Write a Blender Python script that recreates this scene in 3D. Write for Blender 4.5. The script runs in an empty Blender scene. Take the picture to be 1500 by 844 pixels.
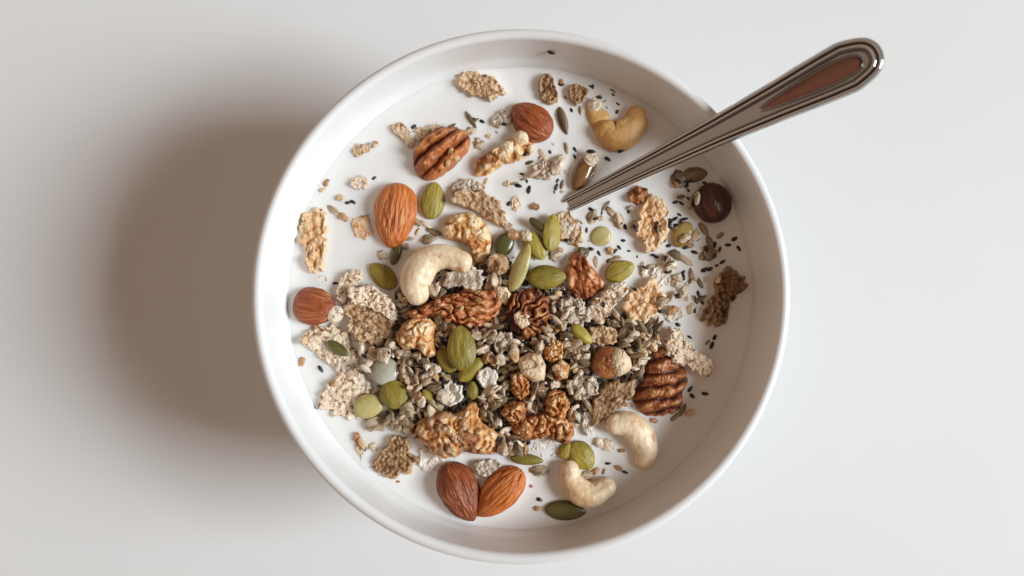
import bpy, math, random
import numpy as np
from mathutils import Matrix, Vector, Euler

random.seed(7)
SC = bpy.context.scene
COL = SC.collection

# ------------------------------------------------------------------ camera, light, exposure
F_PX = 1100.0                     # focal length in pixels of the 1500 px wide photograph (26 mm lens)
S = 0.165 / 787.0                 # metres per photo pixel at the height of the rim
D = F_PX * S
RIM_Z = 0.075
MILK_DEPTH = 0.017
MILK_Z = RIM_Z - MILK_DEPTH
TILT = math.radians(4.4)
CT, ST = math.cos(TILT), math.sin(TILT)


def ray(u, v):
    x, y = (u - 750.0) / F_PX, (422.0 - v) / F_PX
    return np.array([x, y * CT + ST, y * ST - CT])


CAM = np.array([0, 0, RIM_Z]) - ray(763, 423.5) * D
cam_d = bpy.data.cameras.new("camera")
cam_d.lens, cam_d.sensor_width = F_PX * 36.0 / 1500.0, 36.0
cam_d.clip_start, cam_d.clip_end = 0.01, 50
cam = bpy.data.objects.new("camera", cam_d)
cam.location = CAM
cam.rotation_euler = (TILT, 0, 0)
COL.objects.link(cam)
SC.camera = cam
cam_d.dof.use_dof = True
cam_d.dof.focus_distance = D + 0.012
cam_d.dof.aperture_fstop = 4.5

W = bpy.data.worlds.new("World")
SC.world = W
W.use_nodes = True
wn = W.node_tree
wb = wn.nodes["Background"]
wtc = wn.nodes.new("ShaderNodeTexCoord")                     # a warm, dim room: brown walls, paler ceiling
wsp = wn.nodes.new("ShaderNodeVectorMath")                 # the wall across from the window is the palest thing in the room
wsp.operation = "DOT_PRODUCT"
wsp.inputs[1].default_value = (-0.42, 0.0, 0.27)
wad = wn.nodes.new("ShaderNodeMath")
wad.operation = "ADD"
wad.inputs[1].default_value = 0.5
wrp = wn.nodes.new("ShaderNodeValToRGB")
wn.links.new(wtc.outputs["Generated"], wsp.inputs[0])
wn.links.new(wsp.outputs["Value"], wad.inputs[0])
wn.links.new(wad.outputs[0], wrp.inputs[0])
wrp.color_ramp.elements[0].position, wrp.color_ramp.elements[0].color = 0.40, (0.20, 0.138, 0.103, 1)
wrp.color_ramp.elements[1].position, wrp.color_ramp.elements[1].color = 1.00, (0.78, 0.555, 0.415, 1)
wn.links.new(wrp.outputs[0], wb.inputs[0])
wb.inputs[1].default_value = 0.50

WIN_AZ, WIN_EL, WIN_D = math.radians(-6), math.radians(33.6), 4.0
la = bpy.data.lights.new("window_light", "AREA")
la.shape, la.size, la.size_y = "RECTANGLE", 1.5, 1.4
la.energy = 214
la.color = (0.865, 0.95, 1.0)
lo = bpy.data.objects.new("window_light", la)
lo.location = (WIN_D * math.cos(WIN_EL) * math.cos(WIN_AZ), WIN_D * math.cos(WIN_EL) * math.sin(WIN_AZ), WIN_D * math.sin(WIN_EL))
lo.rotation_euler = (Vector((0, 0, 0.04)) - lo.location).to_track_quat("-Z", "Y").to_euler()
COL.objects.link(lo)

SC.view_settings.view_transform = "Standard"
SC.view_settings.look = "None"
SC.view_settings.exposure = 0.0
SC.view_settings.gamma = 1.0
SC.view_settings.use_curve_mapping = False
SC.render.engine = "CYCLES"
SC.cycles.use_denoising = True
SC.cycles.max_bounces = 8

# ------------------------------------------------------------------ helpers
M = S * (D + MILK_DEPTH) / D           # metres per photo pixel at the milk surface


def P(u, v, z):
    """world x, y of photo pixel (u, v) at height z; arrays welcome"""
    u, v = np.asarray(u, float), np.asarray(v, float)
    x, y = (u - 750.0) / F_PX, (422.0 - v) / F_PX
    dx, dy, dz = x, y * CT + ST, y * ST - CT
    t = (z - CAM[2]) / dz
    return CAM[0] + dx * t, CAM[1] + dy * t


def uv_of(x, y, z):
    px, py, pz = x - CAM[0], y - CAM[1], z - CAM[2]
    cy, cz = py * CT + pz * ST, -py * ST + pz * CT
    return 750 + F_PX * px / -cz, 422 - F_PX * cy / -cz


def _h(i, j, k, s):
    n = (i.astype(np.int64) * 374761393 + j.astype(np.int64) * 668265263 + k.astype(np.int64) * 2147483647 + s * 1274126177) & 0xFFFFFFFF
    n = ((n ^ (n >> 13)) * 1274126177) & 0xFFFFFFFF
    n = ((n ^ (n >> 16)) * 2246822519) & 0xFFFFFFFF
    return ((n ^ (n >> 15)) & 0xFFFFFF) / float(0xFFFFFF)


def noise(x, y, z=0.0, seed=0):
    """gradient noise, about -1..1"""
    x, y, z = np.broadcast_arrays(np.asarray(x, float), np.asarray(y, float), np.asarray(z, float))
    i, j, k = np.floor(x), np.floor(y), np.floor(z)
    fx, fy, fz = x - i, y - j, z - k
    sm = lambda t: t * t * t * (t * (t * 6 - 15) + 10)
    u, v, w = sm(fx), sm(fy), sm(fz)
    r = 0
    for a in (0, 1):
        for b in (0, 1):
            for c in (0, 1):
                g = [_h(i + a, j + b, k + c, seed * 7 + q) * 2 - 1 for q in (1, 2, 3)]
                d = g[0] * (fx - a) + g[1] * (fy - b) + g[2] * (fz - c)
                r = r + d * (u if a else 1 - u) * (v if b else 1 - v) * (w if c else 1 - w)
    return r * 1.5


def fbm(x, y, z=0.0, seed=0, o=3):
    return sum(noise(x * 2 ** q, y * 2 ** q, z * 2 ** q, seed + q) / 2 ** q for q in range(o))


def worley(x, y, seed=0):
    i, j = np.floor(x), np.floor(y)
    best = np.full(x.shape, 9.0)
    for a in (-1, 0, 1):
        for b in (-1, 0, 1):
            k0 = np.zeros_like(i)
            cx, cy = i + a + _h(i + a, j + b, k0, seed), j + b + _h(i + a, j + b, k0 + 1, seed)
            best = np.minimum(best, np.hypot(x - cx, y - cy))
    return best


def tag(o, label=None, cat=None, group=None, kind=None):
    for k, val in (("label", label), ("category", cat), ("group", group), ("kind", kind)):
        if val:
            o[k] = val
    return o


def make_mesh(name, V, Fc, mat, h=None, smooth=True):
    me = bpy.data.meshes.new(name)
    me.from_pydata([tuple(p) for p in V], [], Fc)
    if h is not None:
        at = me.attributes.new("h", "FLOAT", "POINT")
        at.data.foreach_set("value", np.asarray(h, np.float32))
    if smooth:
        me.polygons.foreach_set("use_smooth", np.ones(len(me.polygons), bool))
    me.materials.append(mat)
    me.update()
    return me


def link(name, me, loc=(0, 0, 0), rot=(0, 0, 0), parent=None):
    o = bpy.data.objects.new(name, me)
    o.location, o.rotation_euler = loc, rot
    COL.objects.link(o)
    if parent:
        o.parent = parent
    return o


def grid_faces(nr, nt, closed=True, off=0):
    f = []
    for r in range(nr - 1):
        for t in range(nt if closed else nt - 1):
            a, b = off + r * nt + t, off + r * nt + (t + 1) % nt
            f.append((a, b, b + nt, a + nt))
    return f


# ------------------------------------------------------------------ materials
def new_mat(name):
    m = bpy.data.materials.new(name)
    m.use_nodes = True
    nt = m.node_tree
    return m, nt, nt.nodes["Principled BSDF"]


def N(nt, typ, ins=None, **kw):
    n = nt.nodes.new(typ)
    for k, v in kw.items():
        setattr(n, k, v)
    for k, v in (ins or {}).items():
        if isinstance(v, bpy.types.NodeSocket):
            nt.links.new(v, n.inputs[k])
        else:
            n.inputs[k].default_value = v
    return n


def mix(nt, f, a, b, blend="MIX"):
    n = nt.nodes.new("ShaderNodeMix")
    n.data_type, n.blend_type = "RGBA", blend
    for k, v in ((0, f), (6, a), (7, b)):
        if isinstance(v, bpy.types.NodeSocket):
            nt.links.new(v, n.inputs[k])
        else:
            n.inputs[k].default_value = v if k == 0 else (*v, 1) if len(v) == 3 else v
    return n.outputs[2]


def math_n(nt, op, a, b=None, clamp=False):
    n = nt.nodes.new("ShaderNodeMath")
    n.operation, n.use_clamp = op, clamp
    for k, v in ((0, a), (1, b)):
        if v is None:
            continue
        if isinstance(v, bpy.types.NodeSocket):
            nt.links.new(v, n.inputs[k])
        else:
            n.inputs[k].default_value = v
    return n.outputs[0]


def ramp(nt, fac, stops):
    n = nt.nodes.new("ShaderNodeValToRGB")
    nt.links.new(fac, n.inputs[0])
    e = n.color_ramp.elements
    while len(e) < len(stops):
        e.new(0.5)
    for q, (p, c) in zip(e, stops):
        q.position, q.color = p, (*c, 1)
    return n.outputs[0]


MILK_WHITE = (0.80, 0.77, 0.72)


def food(name, stops, hw=0.0, scale=160, stretch=(1, 1, 1), detail=4, specks=(), rough=0.45, bump=0.25, bscale=700, milk=0.0, milk_hi=6, vary=0.0,
         sss=0.0, coat=0.0, by_random=False, spec=0.5, wave=None):
    m, nt, bs = new_mat(name)
    tc = N(nt, "ShaderNodeTexCoord")
    mp = N(nt, "ShaderNodeMapping", {0: tc.outputs["Object"], 3: stretch})
    oi = N(nt, "ShaderNodeObjectInfo")
    w4 = math_n(nt, "MULTIPLY", oi.outputs["Random"], 37.0)
    nz = N(nt, "ShaderNodeTexNoise", {"Vector": mp.outputs[0], "W": w4, "Scale": scale, "Detail": detail, "Roughness": 0.6}, noise_dimensions="4D")
    nfac = N(nt, "ShaderNodeMapRange", {0: nz.outputs[0], 1: 0.28, 2: 0.72}).outputs[0]
    fac = nfac
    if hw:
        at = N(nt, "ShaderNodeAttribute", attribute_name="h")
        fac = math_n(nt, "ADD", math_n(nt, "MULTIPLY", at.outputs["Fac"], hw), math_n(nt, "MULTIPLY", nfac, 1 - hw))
    if by_random:
        fac = math_n(nt, "ADD", math_n(nt, "MULTIPLY", N(nt, "ShaderNodeSeparateXYZ", {0: oi.outputs["Color"]}).outputs[0], by_random), math_n(nt, "MULTIPLY", fac, 1 - by_random))
    c = ramp(nt, fac, stops)
    for col, sc, lo_, hi_ in specks:
        sn = N(nt, "ShaderNodeTexNoise", {"Vector": tc.outputs["Object"], "W": w4, "Scale": sc, "Detail": 2.0}, noise_dimensions="4D")
        f = N(nt, "ShaderNodeMapRange", {0: sn.outputs[0], 1: lo_, 2: hi_}).outputs[0]
        c = mix(nt, f, c, col)
    if vary:
        v = N(nt, "ShaderNodeMapRange", {0: oi.outputs["Random"], 3: 1 - vary, 4: 1 + vary}).outputs[0]
        c = N(nt, "ShaderNodeHueSaturation", {"Color": c, "Value": v}).outputs[0]
    if milk:      # the film of milk left where the piece sits in the milk
        ge = N(nt, "ShaderNodeNewGeometry")
        sp = N(nt, "ShaderNodeSeparateXYZ", {0: ge.outputs["Position"]})
        mn = N(nt, "ShaderNodeTexNoise", {"Vector": ge.outputs["Position"], "Scale": 260.0, "Detail": 3.0})
        zz = math_n(nt, "ADD", sp.outputs[2], math_n(nt, "MULTIPLY", math_n(nt, "SUBTRACT", mn.outputs[0], 0.5), -0.004))
        f = N(nt, "ShaderNodeMapRange", {0: zz, 1: MILK_Z + milk_hi * M, 2: MILK_Z + 0.5 * M, 3: 0.0, 4: milk}).outputs[0]
        c = mix(nt, f, c, MILK_WHITE)
    nt.links.new(c, bs.inputs["Base Color"])
    bs.inputs["Roughness"].default_value = rough
    bs.inputs["Specular IOR Level"].default_value = spec
    if sss:
        bs.inputs["Subsurface Weight"].default_value = sss
        bs.inputs["Subsurface Radius"].default_value = (1.0, 0.55, 0.3)
        bs.inputs["Subsurface Scale"].default_value = 0.0015
    if coat:
        bs.inputs["Coat Weight"].default_value = coat
        bs.inputs["Coat Roughness"].default_value = 0.12
    if bump:
        bn = N(nt, "ShaderNodeTexNoise", {"Vector": mp.outputs[0], "W": w4, "Scale": bscale, "Detail": 4.0}, noise_dimensions="4D")
        b = N(nt, "ShaderNodeBump", {"Strength": min(1.0, bump * 1.3), "Distance": 0.0016, "Height": bn.outputs[0]})
        nt.links.new(b.outputs[0], bs.inputs["Normal"])
    return m


def almond_mat(name, dark, mid, light):
    return food(name, [(0.1, dark), (0.42, mid), (0.62, mid), (1.0, light)], hw=0.6, scale=420, stretch=(0.14, 1, 1), rough=0.42, bump=1.0, bscale=800, milk=0.35, milk_hi=3)


MAT = {}
MAT["almond_light"] = almond_mat("almond_skin_light", (0.18, 0.038, 0.007), (0.58, 0.155, 0.029), (0.88, 0.41, 0.135))
MAT["almond_red"] = almond_mat("almond_skin_red", (0.09, 0.016, 0.005), (0.33, 0.072, 0.020), (0.58, 0.22, 0.08))
MAT["almond_dark"] = almond_mat("almond_skin_dark", (0.05, 0.010, 0.003), (0.27, 0.060, 0.014), (0.56, 0.20, 0.06))
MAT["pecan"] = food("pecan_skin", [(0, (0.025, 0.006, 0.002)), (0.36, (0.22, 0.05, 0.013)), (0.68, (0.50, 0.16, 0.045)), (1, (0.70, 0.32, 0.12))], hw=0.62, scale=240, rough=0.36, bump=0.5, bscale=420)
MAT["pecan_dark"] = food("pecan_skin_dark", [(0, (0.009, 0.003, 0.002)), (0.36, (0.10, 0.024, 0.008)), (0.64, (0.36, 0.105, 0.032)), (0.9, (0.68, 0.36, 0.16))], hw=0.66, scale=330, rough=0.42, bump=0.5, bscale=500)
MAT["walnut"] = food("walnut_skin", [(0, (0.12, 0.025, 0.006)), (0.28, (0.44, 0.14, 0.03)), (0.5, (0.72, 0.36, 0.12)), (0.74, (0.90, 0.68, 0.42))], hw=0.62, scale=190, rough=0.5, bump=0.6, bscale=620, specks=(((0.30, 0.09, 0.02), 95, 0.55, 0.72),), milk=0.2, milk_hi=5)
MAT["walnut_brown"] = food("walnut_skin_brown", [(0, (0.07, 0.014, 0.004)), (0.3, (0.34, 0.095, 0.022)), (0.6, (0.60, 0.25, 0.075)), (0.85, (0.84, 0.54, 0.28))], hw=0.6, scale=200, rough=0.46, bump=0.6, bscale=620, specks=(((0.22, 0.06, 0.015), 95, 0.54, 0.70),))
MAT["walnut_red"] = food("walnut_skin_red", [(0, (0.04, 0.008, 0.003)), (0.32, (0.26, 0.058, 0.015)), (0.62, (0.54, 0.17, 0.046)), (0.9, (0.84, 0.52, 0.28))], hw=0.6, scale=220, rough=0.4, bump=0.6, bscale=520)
MAT["cashew"] = food("cashew_cream", [(0, (0.68, 0.44, 0.24)), (0.4, (0.87, 0.68, 0.45)), (1, (0.91, 0.78, 0.58))], scale=110, specks=(((0.56, 0.27, 0.10), 170, 0.62, 0.72), ((0.66, 0.40, 0.20), 60, 0.58, 0.75)), rough=0.42, bump=0.3, bscale=500, sss=0.15, milk=0.6, milk_hi=4)
MAT["cashew_tan"] = food("cashew_caramel", [(0, (0.50, 0.25, 0.07)), (0.5, (0.68, 0.39, 0.135)), (1, (0.78, 0.50, 0.21))], scale=90, rough=0.5, bump=0.25, bscale=600, sss=0.25)
MAT["hazel_cream"] = food("hazelnut_flesh", [(0, (0.60, 0.38, 0.19)), (0.5, (0.78, 0.59, 0.38)), (1, (0.86, 0.74, 0.56))], hw=0.15, scale=110, rough=0.45, bump=0.25, bscale=500, sss=0.1, specks=(((0.55, 0.27, 0.10), 130, 0.58, 0.74),))
MAT["hazel_toast"] = food("hazelnut_toasted", [(0, (0.10, 0.024, 0.006)), (0.45, (0.33, 0.105, 0.026)), (1, (0.60, 0.27, 0.09))], hw=0.2, scale=120, detail=2, rough=0.3, bump=0.2, coat=0.4)
MAT["hazel_dark"] = food("hazelnut_skin_dark", [(0, (0.012, 0.004, 0.003)), (0.5, (0.060, 0.012, 0.006)), (1, (0.14, 0.036, 0.016))], hw=0.4, scale=380, stretch=(0.2, 1, 1), rough=0.38, bump=0.6, bscale=600)
GREEN = [(0, (0.12, 0.085, 0.009)), (0.42, (0.26, 0.195, 0.024)), (0.75, (0.36, 0.275, 0.045)), (1, (0.50, 0.40, 0.12))]
MAT["pumpkin"] = food("pumpkin_seed_green", GREEN, hw=0.25, scale=260, stretch=(0.3, 1, 1), rough=0.46, bump=0.5, bscale=600, vary=0.2, milk=0.5, milk_hi=2)
MAT["pumpkin_pale"] = food("pumpkin_seed_pale", [(0, (0.30, 0.235, 0.05)), (0.5, (0.47, 0.385, 0.13)), (1, (0.62, 0.53, 0.26))], hw=0.35, scale=170, rough=0.34, bump=0.15, bscale=500, vary=0.1, milk=0.4, milk_hi=4)
MAT["pumpkin_dark"] = food("pumpkin_seed_dark", [(0, (0.022, 0.022, 0.007)), (0.5, (0.075, 0.066, 0.016)), (1, (0.16, 0.13, 0.034))], hw=0.4, scale=170, stretch=(0.35, 1, 1), rough=0.28, bump=0.2, bscale=500, coat=0.3)
MAT["pumpkin_milky"] = food("pumpkin_seed_milky", [(0, (0.18, 0.17, 0.07)), (0.45, (0.34, 0.32, 0.22)), (1, (0.62, 0.58, 0.50))], scale=70, rough=0.3, bump=0.1)
MAT["amber"] = food("amber_seed", [(0, (0.16, 0.10, 0.02)), (0.5, (0.34, 0.22, 0.05)), (1, (0.48, 0.36, 0.12))], scale=150, rough=0.16, bump=0.1, coat=0.7)
MAT["raisin"] = food("raisin_brown", [(0, (0.07, 0.026, 0.008)), (0.5, (0.17, 0.065, 0.018)), (1, (0.34, 0.17, 0.055))], scale=120, stretch=(0.5, 1, 1), rough=0.2, bump=0.25, bscale=300, coat=0.6)
SP = ((0.34, 0.155, 0.055), 720, 0.555, 0.63)
SPD = ((0.17, 0.075, 0.03), 560, 0.62, 0.68)
MAT["flake"] = food("bran_flake_cream", [(0, (0.50, 0.31, 0.16)), (0.4, (0.80, 0.61, 0.43)), (1, (0.90, 0.79, 0.64))], hw=0.5, scale=240, specks=(SP, SPD), rough=0.7, bump=0.7, bscale=480, milk=0.65, milk_hi=6.5, vary=0.05)
MAT["flake_tan"] = food("bran_flake_tan", [(0, (0.20, 0.095, 0.035)), (0.42, (0.52, 0.31, 0.15)), (1, (0.82, 0.62, 0.42))], hw=0.5, scale=260, specks=(SP, SPD), rough=0.65, bump=0.7, bscale=480, milk=0.6, milk_hi=6, vary=0.08)
MAT["flake_brown"] = food("bran_flake_brown", [(0, (0.09, 0.04, 0.014)), (0.45, (0.28, 0.14, 0.055)), (1, (0.58, 0.38, 0.20))], hw=0.55, scale=280, specks=(SPD,), rough=0.55, bump=0.7, bscale=480, milk=0.4, milk_hi=5, vary=0.08)
MAT["flake_olive"] = food("bran_cluster_olive", [(0, (0.025, 0.012, 0.006)), (0.45, (0.15, 0.070, 0.024)), (1, (0.46, 0.27, 0.115))], hw=0.6, scale=280, rough=0.45, bump=0.6, bscale=480)
MAT["flake_orange"] = food("puffed_flake_orange", [(0, (0.30, 0.095, 0.022)), (0.38, (0.66, 0.34, 0.13)), (1, (0.90, 0.71, 0.48))], hw=0.6, scale=220, rough=0.55, bump=0.5, bscale=480, milk=0.3, milk_hi=5, specks=(SPD,))
MAT["oat_white"] = food("soaked_oat_white", [(0, (0.52, 0.42, 0.32)), (0.5, (0.74, 0.66, 0.56)), (1, (0.86, 0.80, 0.72))], hw=0.4, scale=260, rough=0.5, bump=0.5, bscale=420, milk=0.4)
MAT["oat_grey"] = food("soaked_oat_grey", [(0, (0.10, 0.065, 0.040)), (0.42, (0.42, 0.31, 0.22)), (1, (0.82, 0.71, 0.59))], hw=0.5, scale=260, rough=0.45, bump=0.6, bscale=420, milk=0.3, milk_hi=4)
MAT["kernel"] = food("grain_kernel", [(0, (0.03, 0.020, 0.012)), (0.27, (0.22, 0.145, 0.082)), (0.5, (0.52, 0.375, 0.24)), (0.72, (0.78, 0.63, 0.47)), (1, (0.88, 0.79, 0.67))], scale=700, stretch=(0.16, 1, 1), detail=2, rough=0.36, bump=0.7, bscale=600, by_random=0.48, milk=0.15, milk_hi=2)
MAT["kernel_tan"] = food("grain_chunk_tan", [(0, (0.22, 0.085, 0.025)), (0.4, (0.46, 0.23, 0.09)), (0.7, (0.68, 0.45, 0.24)), (1, (0.82, 0.66, 0.46))], scale=200, rough=0.42, bump=0.4, bscale=500, by_random=0.55, milk=0.15, milk_hi=2)
MAT["husk"] = food("oat_husk_olive", [(0, (0.06, 0.035, 0.015)), (0.5, (0.22, 0.145, 0.068)), (1, (0.48, 0.36, 0.22))], scale=260, stretch=(0.3, 1, 1), rough=0.4, bump=0.6, bscale=500, vary=0.25, milk=0.3, milk_hi=2)
MAT["black_seed"] = food("black_seed_skin", [(0, (0.006, 0.005, 0.005)), (1, (0.028, 0.022, 0.019))], scale=300, rough=0.38, bump=0.3, bscale=900, vary=0.3)
MAT["mash"] = food("soaked_grain_mash", [(0, (0.03, 0.022, 0.016)), (0.35, (0.15, 0.108, 0.07)), (0.7, (0.40, 0.32, 0.24)), (1, (0.66, 0.57, 0.47))], hw=0.75, scale=500, rough=0.45, bump=0.4, bscale=600)

m, nt, bs = new_mat("milk")
bs.inputs["Base Color"].default_value = (0.84, 0.825, 0.80, 1)
bs.inputs["Roughness"].default_value = 0.10
bs.inputs["Subsurface Weight"].default_value = 0.5
bs.inputs["Subsurface Radius"].default_value = (1.0, 0.85, 0.7)
bs.inputs["Subsurface Scale"].default_value = 0.0018
bs.inputs["Specular IOR Level"].default_value = 0.5
MAT["milk"] = m

m, nt, bs = new_mat("white_glaze")
tc = N(nt, "ShaderNodeTexCoord")
gn = N(nt, "ShaderNodeTexNoise", {"Vector": tc.outputs["Object"], "Scale": 22.0, "Detail": 5.0})
nt.links.new(ramp(nt, gn.outputs[0], [(0.3, (0.80, 0.79, 0.775)), (0.7, (0.83, 0.82, 0.81))]), bs.inputs["Base Color"])
bs.inputs["Roughness"].default_value = 0.32
bs.inputs["Specular IOR Level"].default_value = 0.4
bb = N(nt, "ShaderNodeTexNoise", {"Vector": tc.outputs["Object"], "Scale": 60.0, "Detail": 3.0})
nt.links.new(N(nt, "ShaderNodeBump", {"Strength": 0.06, "Distance": 0.001, "Height": bb.outputs[0]}).outputs[0], bs.inputs["Normal"])
MAT["glaze"] = m

m, nt, bs = new_mat("white_table")
tc = N(nt, "ShaderNodeTexCoord")
gn = N(nt, "ShaderNodeTexNoise", {"Vector": tc.outputs["Object"], "Scale": 9.0, "Detail": 6.0})
nt.links.new(ramp(nt, gn.outputs[0], [(0.3, (0.80, 0.80, 0.795)), (0.7, (0.82, 0.82, 0.815))]), bs.inputs["Base Color"])
bs.inputs["Roughness"].default_value = 0.55
bs.inputs["Specular IOR Level"].default_value = 0.25
MAT["table"] = m

m, nt, bs = new_mat("polished_steel")
tc = N(nt, "ShaderNodeTexCoord")
mp = N(nt, "ShaderNodeMapping", {0: tc.outputs["Object"], 3: (0.12, 1, 1)})
gn = N(nt, "ShaderNodeTexNoise", {"Vector": mp.outputs[0], "Scale": 700.0, "Detail": 4.0})
nt.links.new(N(nt, "ShaderNodeMapRange", {0: gn.outputs[0], 3: 0.07, 4: 0.16}).outputs[0], bs.inputs["Roughness"])
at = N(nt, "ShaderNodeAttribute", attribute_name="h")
nt.links.new(ramp(nt, at.outputs["Fac"], [(0.0, (0.08, 0.072, 0.068)), (0.4, (0.28, 0.27, 0.265)), (0.68, (0.57, 0.57, 0.575)), (1.0, (0.93, 0.92, 0.91))]), bs.inputs["Base Color"])  # h also carries the handle's dark and bright reflection lines as base colour
bs.inputs["Metallic"].default_value = 1.0
MAT["steel"] = m
m, nt, bs = new_mat("steel_reflection_tint")
bs.inputs["Base Color"].default_value = (0.36, 0.19, 0.15, 1)  # reddish reflection of the room put into the base colour
bs.inputs["Metallic"].default_value = 1.0
bs.inputs["Roughness"].default_value = 0.18
MAT["steel_reflect_tint"] = m

# ------------------------------------------------------------------ setting: table top
table = link("table_top", make_mesh("table_top", [(-2, -2, 0), (2, -2, 0), (2, 2, 0), (-2, 2, 0)], [(0, 1, 2, 3)], MAT["table"]))
tag(table, "plain white table top under the bowl", kind="structure")


# ------------------------------------------------------------------ bowl
def smooth_curve(pts, n):
    p = np.array(pts, float)
    p = np.vstack([2 * p[0] - p[1], p, 2 * p[-1] - p[-2]])
    out = []
    segs = len(p) - 3
    for s in range(segs):
        k = max(2, n // segs)
        for t in np.arange(k) / k:
            a, b, c, d = p[s], p[s + 1], p[s + 2], p[s + 3]
            out.append(0.5 * ((2 * b) + (-a + c) * t + (2 * a - 5 * b + 4 * c - d) * t * t + (-a + 3 * b - 3 * c + d) * t ** 3))
    out.append(p[-2])
    return np.array(out)


def lathe(name, prof, mat, n=160, cap=False, loc=(0, 0, 0), wob=0.0):
    V, th = [], np.linspace(0, 2 * math.pi, n, endpoint=False)
    for r, z in prof:
        rr = r * (1 + wob * np.sin(2 * th + 0.6))
        V += list(zip(rr * np.cos(th), rr * np.sin(th), np.full(n, z)))
    Fc = grid_faces(len(prof), n)
    if cap:
        V.append((0, 0, prof[-1][1]))
        c = len(V) - 1
        o = (len(prof) - 1) * n
        Fc += [(o + t, o + (t + 1) % n, c) for t in range(n)]
    return make_mesh(name, V, Fc, mat)


R0 = 396 * S
R_MILK = 0.0761
lip = [(R0 - 0.0018 + 0.0018 * math.cos(a), RIM_Z - 0.0018 + 0.0018 * math.sin(a)) for a in np.linspace(-0.1, math.pi + 0.02, 16)]
outer = smooth_curve([(0.036, 0.004), (0.044, 0.0045), (0.059, 0.013), (0.0710, 0.031), (0.0785, 0.054), (R0 - 0.0007, RIM_Z - 0.0055)], 60)
inner = smooth_curve([(R0 - 0.0041, RIM_Z - 0.0055), (R0 - 0.0050, RIM_Z - 0.012), (R_MILK, MILK_Z), (0.069, 0.036), (0.049, 0.015), (0.020, 0.0095), (0.004, 0.009)], 66)
rim_prof = np.vstack([[outer[-1]], lip, [inner[0]]])
bowl = link("cereal_bowl", lathe("cereal_bowl", outer, MAT["glaze"], wob=0.002))
tag(bowl, "round white glazed bowl full of muesli and milk on the white table", "bowl")
link("inner_wall", lathe("inner_wall", inner, MAT["glaze"], cap=True, wob=0.002), parent=bowl)
link("rim", lathe("rim", rim_prof, MAT["glaze"], wob=0.002), parent=bowl)
foot = smooth_curve([(0.030, 0.004), (0.031, 0.0008), (0.033, 0.0), (0.036, 0.0), (0.0378, 0.001), (0.039, 0.0042)], 20)
link("foot_ring", lathe("foot_ring", foot, MAT["glaze"]), parent=bowl)

# ------------------------------------------------------------------ mound of soaked cereal and height map
CELL = 3.0
U0, V0, GW, GH = 400, 70, 250, 250
HM = np.zeros((GH, GW))                 # how high (photo px above the milk) the pile already stands
BIG = np.zeros((GH, GW), bool)          # cells covered by nuts, seeds and flakes
HEAP = [(544, 470), (600, 430), (640, 395), (720, 375), (790, 385), (835, 430), (905, 450), (970, 478), (972, 530), (945, 565), (890, 590), (835, 605), (800, 640), (735, 660), (640, 650), (585, 625), (560, 580), (530, 520)]


def inside(u, v, poly):
    u, v = np.asarray(u, float), np.asarray(v, float)
    r = np.zeros(u.shape, bool)
    for (x0, y0), (x1, y1) in zip(poly, poly[1:] + poly[:1]):
        c = (y0 > v) != (y1 > v)
        r ^= c & (u < (x1 - x0) * (v - y0) / ((y1 - y0) or 1e-9) + x0)
    return r


def blur(a, s):
    k = np.exp(-0.5 * (np.arange(-int(3 * s), int(3 * s) + 1) / s) ** 2)
    k /= k.sum()
    a = np.apply_along_axis(lambda r: np.convolve(r, k, "same"), 0, a)
    return np.apply_along_axis(lambda r: np.convolve(r, k, "same"), 1, a)


gu, gv = np.meshgrid(U0 + (np.arange(GW) + 0.5) * CELL, V0 + (np.arange(GH) + 0.5) * CELL)
MASK = inside(gu, gv, HEAP).astype(float)
MOUND = blur(MASK, 9.0) * 20 - 4


def cell(u, v):
    return int(min(GH - 1, max(0, (v - V0) / CELL))), int(min(GW - 1, max(0, (u - U0) / CELL)))


def mound(u, v):
    return max(0.0, MOUND[cell(u, v)])


def stamp(o_loc, mat4, V, big=True):
    """record a finished piece in the height map"""
    A = np.array(mat4)
    w = np.asarray(V) @ A[:3, :3].T + A[:3, 3]
    u, v = uv_of(w[:, 0], w[:, 1], w[:, 2])
    ci = np.clip(((v - V0) / CELL).astype(int), 0, GH - 1)
    cj = np.clip(((u - U0) / CELL).astype(int), 0, GW - 1)
    h = (w[:, 2] - MILK_Z) / M
    ok = h > -1.0
    np.maximum.at(HM, (ci[ok], cj[ok]), h[ok])
    if big:
        BIG[ci[ok], cj[ok]] = True


THINGS = {}


def finish(name, me, V, loc, rot, label, cat, group=None):
    o = link(name, me, loc, rot)
    tag(o, label, cat, group)
    stamp(loc, Matrix.LocRotScale(Vector(loc), Euler(rot), None), V)
    return o


# ------------------------------------------------------------------ generators
def outline(poly, n, rough, seed, smooth=2):
    p = np.array(poly, float)
    for _ in range(smooth):
        q = np.roll(p, -1, 0)
        p = np.stack([p * 0.78 + q * 0.22, p * 0.22 + q * 0.78], 1).reshape(-1, 2)
    q = np.vstack([p, p[:1]])
    s = np.concatenate([[0], np.cumsum(np.hypot(*np.diff(q, axis=0).T))])
    t = np.linspace(0, s[-1], n, endpoint=False)
    x, y = np.interp(t, s, q[:, 0]), np.interp(t, s, q[:, 1])
    c = np.array([x.mean(), y.mean()])
    d = np.stack([x, y], 1) - c
    r = np.hypot(*d.T)
    rough = rough * min(1.0, max(0.2, r.mean() / 38.0))
    k = 1 + rough * (fbm(x / 10.0, y / 10.0, seed * 3.1, seed, 3) - 0.15) / np.maximum(r, 8)
    return c, d * k[:, None]


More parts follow.
